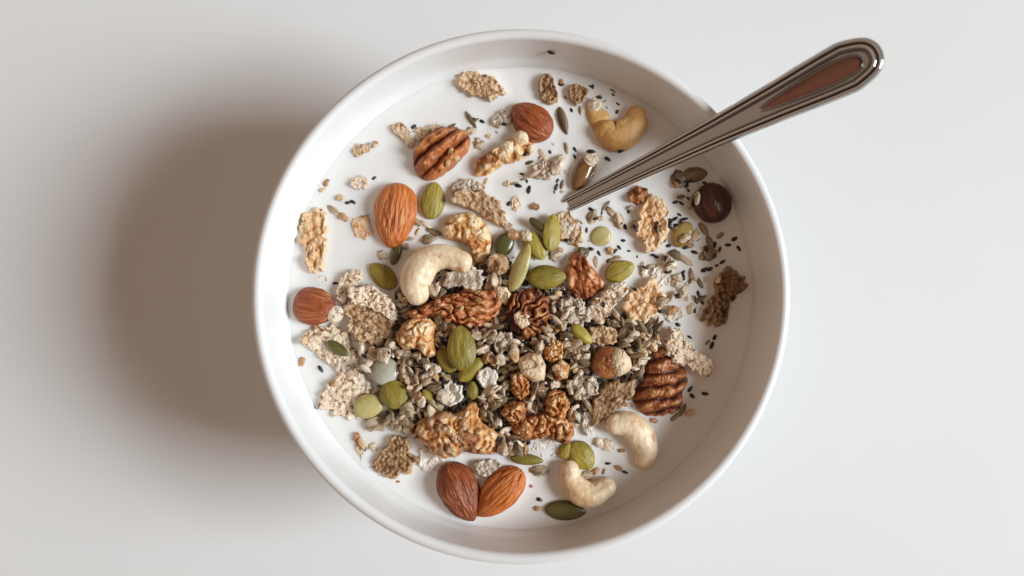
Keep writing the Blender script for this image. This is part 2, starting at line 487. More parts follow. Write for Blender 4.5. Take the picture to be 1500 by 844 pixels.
def lump(name, poly, H, mat, label, cat, pat="folds", freq=14, amp=5, z=0.0, rough=2.0, seed=1, smooth=2, ex=0.5, pw=2.2, tilt=(0, 0), curl=0, rot=0, lobes=3, group=None,
         nt_=112, nr=34, fine=1.0, sink=5, hole=0.0, aniso=1.0, pale_edge=0.0, wavy=0.0):
    """a solid piece with the outline seen from above, a domed upper side of height H and a relief pattern (all in photo px)"""
    c, d = outline(poly, nt_, rough, seed, smooth)
    zb = mound(*c) + z
    rr = np.sin(np.linspace(0.0, 1.0, nr) * math.pi / 2)
    rr[0] = 0.02
    X = rr[:, None] * d[None, :, 0]
    Y = -rr[:, None] * d[None, :, 1]
    X = X + 0.6 * noise(X / 7, Y / 7, 5.5, seed) * rr[:, None]
    Rn = np.broadcast_to(rr[:, None], X.shape)
    base = H * np.maximum(0, 1 - Rn ** pw) ** ex
    ca, sa = math.cos(math.radians(rot)), math.sin(math.radians(rot))
    xl, yl = (X * ca + Y * sa) / aniso, -X * sa + Y * ca
    ext = max(1, np.abs(yl).max())
    if pat == "folds":
        wx, wy = xl + 4 * noise(xl / 16, yl / 16, 1.5, seed + 9), yl + 4 * noise(xl / 16, yl / 16, 7.5, seed + 9)
        h = np.abs(noise(wx / freq, wy / freq, seed * 1.7, seed)) * 2.1
        h = np.clip(h, 0, 1) ** 0.62
        h2 = np.clip(np.abs(noise(wx / freq * 2.2, wy / freq * 2.2, 3.3, seed + 4)) * 2.3, 0, 1) ** 0.7
        h = 0.66 * h + 0.34 * h2
    elif pat == "cells":
        h = np.clip(1.05 - worley(xl / freq, yl / freq, seed) * 1.25, 0, 1) ** 0.7
        h = 0.75 * h + 0.25 * np.clip(1 - worley(xl / freq * 2.1, yl / freq * 2.1, seed + 3) * 1.2, 0, 1)
    elif pat == "lobes":
        t = yl / ext + 0.09 * noise(xl / 22, yl / 14, 2.2, seed)
        h = np.abs(np.cos(math.pi * (lobes * (t + 1) / 2) + math.pi / 2)) ** 0.55
        h = h * (0.82 + 0.36 * noise(xl / 13, yl / 7, 4.4, seed + 2))
    elif pat == "fan":
        an = np.arctan2(Y + 13, X + 22) + 0.35 * noise(xl / 14, yl / 14, 1.1, seed)
        h = np.abs(np.cos(an * lobes / 2)) ** 0.6 * np.clip(np.hypot(Y + 13, X + 22) / 18, 0, 1) * (0.8 + 0.5 * noise(xl / 9, yl / 9, 3.1, seed))
    elif pat == "facets":
        h = np.clip(0.5 + 0.9 * noise(xl / freq, yl / freq, seed * 1.3, seed), 0, 1)
        h = np.round(h * 3) / 3 * 0.6 + h * 0.4
    else:
        h = np.clip(0.5 + 0.6 * fbm(xl / freq, yl / freq, seed * 1.3, seed, 3), 0, 1)
    h = np.clip(h + pale_edge * np.clip((Rn - 0.72) / 0.25, 0, 1), 0, 1)
    fade = np.clip((1 - Rn) * 7, 0, 1) ** 0.6
    Z = base + amp * (h - 0.45) * fade + fine * fbm(xl / 3.2, yl / 3.2, 8.8, seed + 5, 2) * 0.8 * fade
    Z = Z + wavy * noise(X / 24, Y / 24, seed * 2.7, seed + 6) + wavy * 0.5 * Rn ** 3 * noise(X / 11, Y / 11, seed * 1.1, seed + 8)
    if hole:
        Z = Z - hole * np.clip(1 - Rn * 2.4, 0, 1)
    sh = tilt[0] * X + tilt[1] * Y + curl * (Rn ** 2) * np.cos(np.arctan2(Y, X) - math.radians(rot)) ** 2
    Z = Z + sh
    rows = [(X, Y, Z, h)]
    for k, dz in ((0.97, -0.45), (0.7, -1.0), (0.02, -1.0)):
        Xb, Yb = k * d[:, 0], -k * d[:, 1]
        shb = tilt[0] * Xb + tilt[1] * Yb + curl * k * k * np.cos(np.arctan2(Yb, Xb) - math.radians(rot)) ** 2
        rows.append((Xb[None], Yb[None], (sink * dz + shb)[None], np.zeros((1, nt_))))
    X, Y, Z, h = (np.concatenate([r[q] for r in rows]).ravel() for q in range(4))
    zc = MILK_Z + (zb + H * 0.5) * M
    wx, wy = P(c[0] + X, c[1] - Y, zc)
    ox, oy = P(c[0], c[1], zc)
    V = np.stack([wx - ox, wy - oy, Z * M], 1)
    n_rows = len(V) // nt_
    me = make_mesh(name, V, [f[::-1] for f in grid_faces(n_rows, nt_)], mat, h)
    return finish(name, me, V, (float(ox), float(oy), MILK_Z + zb * M), (0, 0, 0), label, cat, group)


def pod_geo(L, Wd, T, ea, eb, ns=30, nth=28, ridge=0.0, rfreq=5.0, seed=1, wob=0.03, flat=0.0, edge=0.0, wf=1.3):
    """almond / seed / kernel: a body of length L along x, blunt at -x (exponent ea), pointed at +x (eb)"""
    s = 0.5 - 0.5 * np.cos(np.linspace(0.0, 1.0, ns) * math.pi)
    s = np.clip(s, 0.0004, 0.9996)
    w = s ** ea * (1 - s) ** eb
    w = w / w.max()
    th = np.linspace(0, 2 * math.pi, nth, endpoint=False)
    Sg, Tg = np.meshgrid(s, th, indexing="ij")
    Wg = np.broadcast_to(w[:, None], Sg.shape)
    cy, sz = np.cos(Tg), np.sin(Tg)
    if flat:
        sz = np.sign(sz) * np.abs(sz) ** (1 + flat)
    r = np.zeros_like(Sg)
    if ridge:
        wv = 0.35 * noise(cy * 2, sz * 2, Sg * 3 + seed, seed + 7)
        n1 = noise(cy * rfreq + wv, sz * rfreq + wv, Sg * 1.5 + seed, seed)
        n2 = noise(cy * rfreq * 2.1 + wv, sz * rfreq * 2.1, Sg * 3.2 + seed, seed + 1)
        r = np.clip(np.abs(n1) * 2.6, 0, 1) ** 0.7 * 1.3 + np.clip(np.abs(n2) * 2.4, 0, 1) * 0.7 - 1
    k = 1 + ridge * r + wob * noise(cy * wf, sz * wf, Sg * 2.4 * wf / 1.3 + seed, seed + 3)
    if edge:
        k = k + edge * np.exp(-(sz / 0.16) ** 2)
    x = L * (Sg - 0.5)
    y = Wd / 2 * Wg * cy * k
    zz = T / 2 * Wg ** 0.9 * sz * k
    h = np.clip(0.5 + 0.5 * r, 0, 1) if ridge else np.clip(np.abs(sz) ** 0.6, 0, 1)
    V = np.stack([x.ravel(), y.ravel(), zz.ravel()], 1)
    return V, grid_faces(ns, nth), h.ravel()


def pod(name, u, v, L, Wd, T, ang, mat, label, cat, ea=0.5, eb=0.6, z=None, roll=0, pitch=0, ridge=0.0, rfreq=5, seed=1, group=None, up=0.22, dz=0, flat=0, edge=0, wob=0.03, ns=34, nth=36):
    V, Fc, h = pod_geo(L * M, Wd * M, T * M, ea, eb, ns, nth, ridge, rfreq, seed, wob, flat, edge)
    zz = (mound(u, v) if z is None else z) + T * up + dz
    wz = MILK_Z + zz * M
    x, y = P(u, v, wz)
    me = make_mesh(name, V, [f[::-1] for f in Fc], mat, h)
    return finish(name, me, V, (float(x), float(y), wz), (math.radians(roll), math.radians(pitch), math.radians(ang)), label, cat, group)


def cashew(pts, mat, label, z=0, seed=1, squash=0.85, dz=(0, 0)):
    """pts: (u, v, radius) along the bent body"""
    c = smooth_curve([(a, -b, r) for a, b, r in pts], 44)
    n = len(c)
    uv, rad = c[:, :2], c[:, 2].copy()
    s = np.concatenate([[0], np.cumsum(np.hypot(*np.diff(uv, axis=0).T))])
    e0, e1 = rad[0], rad[-1]
    # rounded ends: extend by the end radius along the tangent
    t0, t1 = (uv[0] - uv[2]), (uv[-1] - uv[-3])
    t0, t1 = t0 / np.hypot(*t0), t1 / np.hypot(*t1)
    q = np.linspace(0.985, 0.1, 9)
    head = np.array([uv[0] + t0 * e0 * k for k in q]), e0 * np.sqrt(1 - q ** 2)
    tail = np.array([uv[-1] + t1 * e1 * k for k in q[::-1]]), e1 * np.sqrt(1 - q[::-1] ** 2)
    uv = np.vstack([head[0], uv, tail[0]])
    rad = np.concatenate([head[1], rad, tail[1]])
    n = len(uv)
    tan = np.gradient(uv, axis=0)
    tan /= np.hypot(*tan.T)[:, None]
    nor = np.stack([-tan[:, 1], tan[:, 0]], 1)
    nth = 36
    th = np.linspace(0, 2 * math.pi, nth, endpoint=False)
    lift = np.linspace(dz[0], dz[1], n)
    cu, cv = uv[:, 0].mean(), -uv[:, 1].mean()
    zb = mound(cu, cv) + z
    zc = MILK_Z + (zb + 6) * M
    ox, oy = P(cu, cv, zc)
    V = []
    for i in range(n):
        k = 1 + 0.06 * noise(np.cos(th) * 1.2, np.sin(th) * 1.2, i * 0.09 + seed, seed) + 0.025 * noise(np.cos(th) * 3.5, np.sin(th) * 3.5, i * 0.25 + seed, seed + 2) - 0.07 * np.exp(-((th - 1.1) / 0.16) ** 2)
        pu = uv[i, 0] + nor[i, 0] * rad[i] * np.cos(th) * k
        pv = uv[i, 1] + nor[i, 1] * rad[i] * np.cos(th) * k
        wx, wy = P(pu, -pv, zc)
        V.append(np.stack([wx - ox, wy - oy, (rad[i] * np.sin(th) * squash * k + lift[i]) * M], 1))
    V = np.vstack(V)
    me = make_mesh("cashew", V, grid_faces(n, nth), mat)
    return finish("cashew", me, V, (float(ox), float(oy), MILK_Z + (zb + 4) * M), (0, 0, 0), label, "cashew", "cashew nuts in the bowl")


# ------------------------------------------------------------------ flakes first (they lie lowest)
def flake(poly, label, mat="flake", H=6, pat="cells", freq=7, amp=3.4, seed=1, rough=9, z=0.5, name="bran_flake", cat="flake", group="bran flakes in the milk", **kw):
    kw.setdefault("ex", 0.25)
    kw.setdefault("pw", 7)
    kw.setdefault("pale_edge", 0.5)
    kw.setdefault("wavy", 0.5 if pat == "soft" else 3.0)
    H = min(H, 8) if H < 13 else H
    kw.setdefault("smooth", 1)
    return lump(name, poly, H, MAT[mat], label, cat, pat=pat, freq=freq, amp=amp, seed=seed, rough=rough, z=z, group=group, **kw)


def chunk(poly, label, mat, H=14, name="walnut_piece", cat="walnut", group="walnut pieces in the bowl", seed=1, **kw):
    return lump(name, poly, H, MAT[mat], label, cat, seed=seed, group=group, **kw)


flake([(667, 112), (690, 105), (720, 110), (738, 128), (745, 138), (720, 146), (695, 141), (672, 135), (665, 124)], "speckled brown bran flake floating alone near the top rim of the bowl", "flake_tan", H=9, seed=3, amp=5)
flake([(655, 118), (672, 112), (674, 132), (660, 134)], "small soaked tan crumb at the tip of the top bran flake", "flake_tan", H=2, seed=4, z=0)
flake([(572, 182), (590, 180), (606, 196), (612, 212), (600, 220), (590, 206), (575, 194)], "thin crumbly bran strip left of the pecan half", "flake_tan", H=4, seed=5, z=0)
flake([(605, 188), (628, 182), (655, 182), (648, 196), (630, 204), (608, 208)], "ragged tan flake half hidden behind the pecan half", "flake_tan", H=5, seed=6, z=0)
flake([(513, 222), (520, 210), (535, 212), (556, 204), (560, 210), (540, 222), (522, 232)], "little curved bran crumb nearest the upper left wall", "flake_tan", H=4, seed=7, z=0, smooth=2)
flake([(440, 318), (455, 304), (476, 306), (481, 330), (478, 365), (474, 400), (458, 402), (446, 392), (450, 370), (436, 352)], "long puffed orange flake standing along the left bowl wall", "flake_orange", H=8, seed=8, amp=8, freq=9, rough=8, name="puffed_flake", group="puffed flakes in the bowl")
flake([(515, 262), (528, 255), (542, 262), (540, 276), (524, 280), (512, 272)], "small round beige husk beside a black seed at upper left", "flake", H=5, seed=9, z=0, pat="soft", freq=12)
flake([(490, 425), (500, 405), (520, 392), (532, 396), (530, 415), (512, 432), (505, 448), (492, 442)], "narrow cream flake leaning behind the bright flake at left", "flake", H=10, seed=10, z=2)
flake([(500, 445), (520, 440), (560, 452), (585, 470), (570, 500), (548, 508), (520, 500), (505, 475)], "crumbled tan flake with dark hollows under the bright cream flake", "flake_tan", H=8, seed=12, z=2, amp=9, freq=10)
flake([(440, 490), (455, 478), (490, 474), (512, 488), (526, 520), (522, 540), (490, 545), (468, 520), (446, 508)], "speckled cream flake below the left almond with a grey seed on it", "flake", H=7, seed=13)
flake([(468, 580), (490, 545), (512, 536), (538, 548), (552, 575), (535, 600), (520, 618), (498, 618), (480, 606), (466, 598)], "large angular cream flake between open milk and the yellow seeds at left", "flake", H=8, seed=14)
flake([(541, 692), (556, 660), (580, 632), (600, 642), (608, 670), (606, 692), (580, 700)], "triangular brown speckled flake at lower left of the large walnut", "flake_brown", H=9, seed=15, amp=6, freq=6)
flake([(518, 648), (526, 634), (534, 640), (530, 660), (540, 672), (548, 690), (536, 694), (528, 672)], "thin curved crumb left of the triangular brown flake", "flake_tan", H=3, seed=16, z=0)
flake([(655, 296), (670, 276), (700, 278), (728, 288), (742, 312), (744, 335), (728, 330), (700, 312), (672, 300)], "curled brown flake with a cream edge above the round walnut", "flake_tan", H=11, seed=17, z=5, tilt=(0, 0.12), curl=5)
flake([(655, 278), (670, 262), (700, 262), (716, 276), (700, 290), (668, 290)], "grey soaked oat clump peeking out behind the curled brown flake", "oat_grey", H=6, seed=18, z=1, name="oat_clump", cat="oat clump", group="oat clumps in the bowl")
flake([(812, 318), (826, 304), (848, 322), (858, 350), (846, 362), (822, 356), (814, 340)], "thin tan flake half sunk in milk right of the pumpkin seeds", "flake_tan", H=5, seed=19, z=0)
flake([(856, 455), (872, 436), (896, 416), (916, 412), (922, 426), (902, 446), (886, 474), (866, 474)], "slanting cream flake with a dark seed right of the red-brown shard", "flake", H=10, seed=20, z=5, tilt=(0.08, 0.05))
flake([(974, 478), (992, 474), (1004, 496), (1020, 512), (1040, 524), (1050, 540), (1038, 556), (1012, 540), (990, 538), (972, 512)], "pale grey-cream flake propped over the dark ridged pecan", "flake", H=9, seed=21, z=10, tilt=(-0.05, 0))
flake([(1062, 390), (1090, 394), (1096, 416), (1084, 436), (1068, 450), (1064, 474), (1044, 482), (1024, 474), (1030, 456), (1040, 440), (1046, 412)], "dark olive brown cluster against the right bowl wall", "flake_olive", H=13, seed=22, amp=9, freq=6.5, fine=2.2, name="bran_cluster", group="puffed flakes in the bowl", ex=0.5, pw=2.5)
flake([(860, 600), (880, 566), (905, 552), (930, 560), (925, 590), (900, 605), (880, 625), (864, 622)], "rough olive tan flake left of the dark ridged pecan", "flake_brown", H=8, seed=23, z=3, tilt=(0.05, 0.1))
flake([(610, 660), (622, 650), (650, 664), (652, 684), (634, 692), (614, 688)], "milk-white soaked flake under the large walnut", "oat_white", H=7, seed=24, z=-2, pat="soft", freq=14)
flake([(776, 646), (800, 640), (822, 650), (822, 666), (800, 672), (778, 662)], "milk-coated white flake below the curly walnut", "oat_white", H=7, seed=25, z=-4, pat="soft", freq=14)
flake([(648, 402), (668, 392), (702, 388), (708, 406), (706, 424), (690, 428), (668, 420), (650, 424)], "greyish cream oat clump inside the curve of the big cashew", "oat_grey", H=10, seed=26, z=6, name="oat_clump", cat="oat clump", group="oat clumps in the bowl", freq=10)
flake([(692, 678), (712, 670), (736, 676), (732, 694), (712, 700), (694, 694)], "grey oat clump wedged between the two heart-set almonds", "oat_grey", H=8, seed=27, z=2, name="oat_clump", cat="oat clump", group="oat clumps in the bowl", freq=8)
flake([(852, 604), (866, 600), (876, 612), (870, 636), (858, 640), (852, 622)], "upright white oat piece left of the right cashew", "oat_white", H=8, seed=28, z=0, pat="soft", name="oat_clump", cat="oat clump", group="oat clumps in the bowl")
flake([(788, 112), (806, 106), (814, 124), (820, 148), (806, 156), (790, 148)], "brown husky oat clump above and right of the upper almond", "flake_brown", H=9, seed=29, name="oat_clump", cat="oat clump", group="oat clumps in the bowl", freq=8, amp=6)
flake([(830, 128), (848, 122), (862, 128), (858, 150), (846, 156), (832, 146)], "dark brown oat clump touching the caramel cashew's upper left", "flake_brown", H=7, seed=30, name="oat_clump", cat="oat clump", group="oat clumps in the bowl", freq=7, amp=6)
flake([(718, 172), (736, 160), (748, 162), (748, 180), (734, 188), (720, 184)], "greyish white oat clump left of the upper almond", "oat_grey", H=6, seed=31, name="oat_clump", cat="oat clump", group="oat clumps in the bowl", freq=8)
flake([(775, 250), (792, 234), (808, 238), (822, 228), (828, 244), (812, 262), (792, 266)], "loose beige oat clump left of the brown glossy raisin", "oat_grey", H=6, seed=32, name="oat_clump", cat="oat clump", group="oat clumps in the bowl", freq=8, amp=6)
flake([(812, 448), (832, 430), (856, 440), (868, 466), (852, 484), (826, 474)], "grey oat clump full of black seeds right of the dark fan pecan", "oat_grey", H=10, seed=33, z=3, name="oat_clump", cat="oat clump", group="oat clumps in the bowl", freq=9, amp=8)
flake([(826, 560), (846, 546), (872, 552), (880, 574), (860, 590), (836, 584)], "grey-white oat clump below the toasted hazelnut", "oat_grey", H=11, seed=34, z=3, name="oat_clump", cat="oat clump", group="oat clumps in the bowl", freq=9, amp=9)
flake([(720, 500), (736, 482), (752, 490), (748, 512), (730, 522)], "pale grey oat clump right of the topmost oval green seed", "oat_grey", H=10, seed=35, z=3, name="oat_clump", cat="oat clump", group="oat clumps in the bowl", freq=8, amp=7)
flake([(640, 575), (654, 556), (676, 562), (680, 584), (660, 598), (644, 592)], "whitish oat clump above the large walnut", "oat_white", H=11, seed=36, z=3, name="oat_clump", cat="oat clump", group="oat clumps in the bowl", freq=9, amp=8, pat="cells")
flake([(698, 545), (714, 534), (732, 546), (728, 566), (708, 572), (698, 560)], "round cream oat flake below the topmost oval green seed", "oat_white", H=9, seed=37, z=5, name="oat_clump", cat="oat clump", group="oat clumps in the bowl", freq=11)
flake([(862, 480), (884, 474), (906, 480), (902, 504), (880, 510), (864, 500)], "tan crumbly flake above the toasted hazelnut", "flake_tan", H=8, seed=38, z=3)
flake([(970, 452), (996, 446), (1006, 462), (988, 474), (972, 470)], "milky white flake right of the round orange flake", "oat_white", H=5, seed=39, z=-1, pat="soft")
flake([(950, 398), (968, 384), (990, 396), (984, 416), (962, 424), (950, 414)], "soft white oat flake under the upper puffed orange flake", "oat_white", H=6, seed=40, z=0, pat="soft", freq=10)
flake([(515, 322), (530, 312), (544, 320), (546, 340), (534, 352), (518, 344)], "pale orange walnut crumb sunk in milk left of the large almond", "flake_orange", H=5, seed=41, z=-1.5, pat="soft", name="walnut_crumb", cat="walnut", group="walnut pieces in the bowl", freq=12)
flake([(748, 290), (758, 284), (764, 300), (758, 312), (750, 308)], "tiny pale walnut crumb in milk left of the spoon tip", "flake_orange", H=4, seed=42, z=-1, pat="soft", name="walnut_crumb", cat="walnut", group="walnut pieces in the bowl")
flake([(458, 408), (472, 402), (484, 408), (478, 420), (462, 420)], "small pale crumb just above the left almond", "flake_orange", H=3, seed=43, z=-1, pat="soft", name="walnut_crumb", cat="walnut", group="walnut pieces in the bowl")

# puffed orange flakes
flake([(930, 318), (942, 292), (966, 284), (982, 296), (978, 322), (980, 346), (962, 368), (948, 372), (934, 350)], "knobbly orange puffed flake right of the spoon tip", "flake_orange", H=10, seed=44, freq=9, amp=6, name="puffed_flake", group="puffed flakes in the bowl", z=2)
flake([(912, 436), (930, 416), (956, 410), (976, 428), (974, 456), (952, 476), (924, 472), (910, 454)], "round orange puffed flake below the right pumpkin seed", "flake_orange", H=11, seed=45, freq=9, amp=6, name="puffed_flake", group="puffed flakes in the bowl", z=4)
# bright cream flake on the left pile
flake([(508, 428), (520, 416), (546, 414), (566, 428), (580, 446), (584, 466), (576, 474), (556, 456), (536, 450), (514, 446)], "bright cream bran flake, topmost of the flakes right of the left almond", "flake", H=9, seed=11, z=11, tilt=(-0.12, 0), amp=5)

def adopt(child, parent):
    """make a finished piece a part of another one, where it is"""
    child.parent = parent
    child.matrix_parent_inverse = Matrix.Translation(-Vector(parent.location))
    return child


# ------------------------------------------------------------------ walnuts, pecans
wn_top = chunk([(692, 238), (712, 222), (732, 214), (742, 204), (764, 190), (782, 204), (780, 226), (758, 236), (736, 240), (716, 256), (694, 260)], "knobbly walnut piece with pale lumps between pecan and upper almond", "walnut", H=17, seed=51, freq=17, amp=9)
for k, pl in enumerate(([(732, 212), (742, 204), (754, 208), (756, 222), (744, 230), (733, 224)], [(750, 198), (760, 188), (774, 194), (775, 208), (763, 214), (752, 209)], [(771, 214), (780, 210), (783, 221), (774, 227)])):
    adopt(chunk(pl, None, "hazel_cream", H=13 - 3 * (k == 2), name="pale_lump", cat=None, group=None, seed=251 + k, pat="soft", freq=18, amp=3, z=9, rough=0.6), wn_top)
chunk([(646, 338), (652, 318), (676, 308), (700, 312), (718, 334), (722, 358), (708, 388), (692, 384), (690, 362), (668, 352), (650, 350)], "golden curled walnut piece above the big cashew", "walnut", H=18, seed=52, freq=20, amp=9, z=4)
chunk([(576, 500), (588, 472), (612, 462), (638, 470), (634, 496), (640, 520), (624, 526), (612, 510), (592, 514)], "shell-shaped orange walnut piece left of the topmost green seed", "walnut", H=16, seed=53, freq=18, amp=9, z=7)
chunk([(600, 640), (616, 612), (644, 604), (676, 606), (690, 588), (702, 590), (704, 616), (728, 634), (730, 662), (708, 670), (684, 662), (660, 676), (634, 668), (622, 652)], "largest wrinkled walnut half above the two heart-set almonds", "walnut", H=22, seed=54, freq=14, amp=11, z=4, rough=4)
wn_curl = chunk([(742, 622), (756, 608), (776, 612), (796, 600), (816, 604), (832, 612), (842, 630), (838, 648), (822, 652), (804, 640), (782, 648), (756, 644)], "curly brown walnut piece with a raised hook at lower centre", "walnut_brown", H=16, seed=155, freq=12, amp=14, z=3, rough=4)
for k, pl in enumerate(([(733, 604), (742, 588), (760, 586), (773, 596), (770, 614), (752, 620), (738, 616)], [(796, 598), (800, 578), (816, 568), (832, 576), (836, 596), (828, 616), (810, 616)])):
    adopt(chunk(pl, None, "walnut_brown", H=19, name="raised_lobe", cat=None, group=None, seed=261 + k, freq=11, amp=12, z=4, rough=6, smooth=1, pw=3, hole=5 * k), wn_curl)
chunk([(918, 282), (934, 270), (950, 276), (950, 294), (934, 302), (922, 296)], "small red-orange walnut bit under the spoon handle", "walnut_brown", H=10, seed=56, freq=10, amp=8, smooth=0, rough=5, pat="facets")
chunk([(748, 548), (760, 542), (774, 552), (776, 576), (762, 588), (750, 576)], "small upright brown walnut bit below the cream hazelnut", "walnut_brown", H=13, seed=57, freq=9, amp=10, z=5, ex=0.3, pw=4, smooth=0, rough=5)
chunk([(796, 512), (808, 496), (826, 502), (824, 524), (810, 532), (798, 526)], "brown and cream walnut bit right of the cream hazelnut", "walnut", H=13, seed=58, freq=10, amp=10, z=6, ex=0.3, pw=4, smooth=0, rough=5)
chunk([(808, 538), (822, 526), (836, 536), (832, 554), (816, 558)], "small tan walnut cube below the brown and cream bit", "walnut", H=11, seed=59, freq=11, amp=9, z=5, ex=0.3, pw=4, smooth=0, rough=4, pat="facets")
chunk([(586, 462), (606, 452), (640, 436), (668, 424), (700, 422), (726, 424), (738, 440), (734, 460), (712, 474), (690, 482), (660, 476), (636, 462), (610, 468)], "long dark glossy walnut shard lying under the big cashew", "walnut_red", H=18, seed=60, freq=12, amp=15, z=6, rough=6, aniso=1.5, rot=8)
chunk([(838, 366), (856, 372), (876, 398), (888, 420), (870, 436), (852, 444), (830, 424), (826, 396)], "triangular red-brown walnut shard right of the flat green seed", "walnut_red", H=17, seed=61, freq=24, amp=14, z=3, pat="folds", aniso=1.6, rot=-60, rough=4)
chunk([(612, 206), (640, 186), (668, 182), (688, 194), (690, 214), (668, 240), (640, 262), (618, 264), (604, 246), (604, 222)], "three-lobed orange brown pecan half at upper left", "pecan", H=22, seed=62, pat="lobes", lobes=3, rot=40, amp=20, fine=1.6, name="pecan_half", cat="pecan", group="pecan halves in the bowl", rough=1, z=0)
chunk([(926, 592), (930, 572), (942, 554), (950, 524), (968, 504), (986, 518), (1002, 538), (1012, 556), (1000, 574), (1002, 598), (980, 610), (946, 612)], "dark wrinkled pecan half under the pale flake at right", "pecan_dark", H=17, seed=63, pat="lobes", lobes=6, rot=10, amp=13, fine=2.4, name="pecan_half", cat="pecan", group="pecan halves in the bowl", rough=3, z=1)
chunk([(742, 440), (756, 424), (780, 420), (800, 432), (810, 458), (802, 486), (778, 496), (752, 490), (738, 466)], "dark fan-ridged pecan piece at the middle of the bowl", "pecan_dark", H=18, seed=64, pat="fan", lobes=19, amp=15, name="pecan_half", cat="pecan", group="pecan halves in the bowl", rough=6, z=5)

# hazelnuts and pale chunks
HZ = dict(name="hazelnut", cat="hazelnut", group="hazelnut pieces in the bowl", pat="facets", ex=0.3, pw=4.5, smooth=1)
chunk([(758, 526), (774, 516), (792, 518), (800, 536), (798, 558), (780, 560), (762, 548)], "faceted cream hazelnut chunk right of centre", "hazel_cream", H=18, seed=71, freq=20, amp=12, z=6, rough=2, **{**HZ, "smooth": 0})
chunk([(752, 460), (762, 454), (776, 462), (776, 476), (764, 482), (754, 474)], "small tan hazelnut bit sitting on the dark fan pecan", "hazel_cream", H=8, seed=72, freq=14, amp=7, z=20, rough=2, **{**HZ, "smooth": 0})
chunk([(722, 418), (742, 420), (750, 432), (742, 448), (726, 440)], "cream hazelnut bit between dark shard and fan pecan", "hazel_cream", H=11, seed=73, freq=14, amp=7, z=4, rough=2, **{**HZ, "smooth": 0})
hz = chunk([(864, 534), (872, 516), (886, 506), (906, 508), (918, 528), (912, 548), (892, 558), (872, 550)], "glossy toasted hazelnut half brown and half cream", "hazel_toast", H=24, seed=74, freq=26, amp=6, z=4, rough=1, **{**HZ, "ex": 0.5, "pw": 2.4, "smooth": 2})
adopt(chunk([(886, 522), (896, 508), (912, 508), (927, 526), (926, 544), (908, 554), (890, 546)], None, "hazel_cream", H=26, seed=174, freq=24, amp=6, z=5, rough=4, **{**HZ, "name": "peeled_side", "cat": None, "group": None, "ex": 0.5, "pw": 2.4, "pat": "soft"}), hz)
pod("hazelnut", 1044, 297, 60, 54, 46, 100, MAT["hazel_dark"], "dark red shiny hazelnut against the upper right wall", "hazelnut", 0.48, 0.56, group="hazelnut pieces in the bowl", wob=0.11, seed=75, up=0.2, ridge=0.035, ns=70, nth=90)
chunk([(712, 386), (718, 372), (734, 370), (746, 380), (744, 398), (730, 404), (716, 400)], "matte tan hazelnut lump left of the dark pumpkin seeds", "flake_tan", H=16, seed=76, freq=15, amp=9, z=5, rough=3, **HZ)

# ------------------------------------------------------------------ almonds
AL = dict(ridge=0.055, rfreq=4.0, wob=0.07, ns=90, nth=120, group="whole almonds in the bowl")
pod("almond", 579, 316, 97, 61, 40, -96, MAT["almond_light"], "large upright orange-brown almond above and left of the big cashew", "almond", 0.46, 0.62, seed=81, up=0.15, **AL)
pod("almond", 778, 178, 72, 52, 38, 141, MAT["almond_red"], "reddish brown almond near the top of the bowl", "almond", 0.5, 0.68, seed=82, up=0.15, **AL)
pod("almond", 462, 450, 64, 54, 36, -8, MAT["almond_red"], "blunt red-brown almond by the left wall with a flake over its tip", "almond", 0.42, 0.62, seed=83, up=0.15, **AL)
pod("almond", 674, 721, 90, 56, 42, -64, MAT["almond_dark"], "dark almond, left half of the heart shape at the bottom", "almond", 0.5, 0.7, seed=84, up=0.15, roll=-12, z=0, **AL)
pod("almond", 732, 722, 90, 50, 42, -134, MAT["almond_light"], "lighter almond, right half of the heart shape at the bottom", "almond", 0.5, 0.7, seed=85, up=0.15, roll=8, z=0, **AL)
pod("oat_flake", 491, 460, 26, 24, 9, 40, MAT["flake"], "small curled cream flake on the tip of the left almond", "flake", 0.5, 0.5, seed=86, z=10, group="bran flakes in the milk", wob=0.2)

# ------------------------------------------------------------------ cashews
cashew([(676, 384, 16), (652, 376, 17.5), (630, 381, 21), (614, 398, 23.5), (608, 418, 21.5), (611, 431, 17)], MAT["cashew"], "biggest cream cashew curving over the left of the pile", z=16, seed=91, dz=(4, 0))
cashew([(888, 192, 17), (900, 200, 22), (916, 195, 23), (930, 181, 19), (932, 169, 14.5)], MAT["cashew_tan"], "caramel coloured cashew under the spoon near the upper right wall", z=1, seed=92)
lump("cashew", [(856, 156), (872, 152), (888, 160), (898, 172), (884, 190), (872, 196), (862, 178)], 8, MAT["cashew_tan"], "triangular broken caramel cashew half beside the whole caramel one", "cashew", pat="soft", freq=30, amp=2, seed=93, rough=0.5, z=0, fine=0.2, group="cashew nuts in the bowl")
cashew([(903, 621, 16), (922, 623, 20), (939, 640, 21), (947, 660, 18), (944, 676, 14)], MAT["cashew"], "cream cashew bent downward near the lower right wall", z=4, seed=94, dz=(6, -7))
cashew([(834, 688, 14), (836, 704, 17), (850, 721, 20), (870, 724, 18), (888, 714, 15)], MAT["cashew"], "cream cashew opening upward at the bottom right", z=4, seed=95, dz=(3, 0))

# ------------------------------------------------------------------ pumpkin seeds
PG = "pumpkin seeds in the bowl"


def pumpkin(u, v, L, Wd, ang, label, mat="pumpkin", T=11, z=None, dz=0, roll=0, pitch=0, seed=1, eb=0.62, ea=0.5, up=0.35):
    return pod("pumpkin_seed", u, v, L, Wd, T, ang, MAT[mat], label, "pumpkin seed", ea, eb, z=z, dz=dz, roll=roll, pitch=pitch, seed=seed, group=PG, up=up, edge=0.09, wob=0.05, ns=30, nth=48)


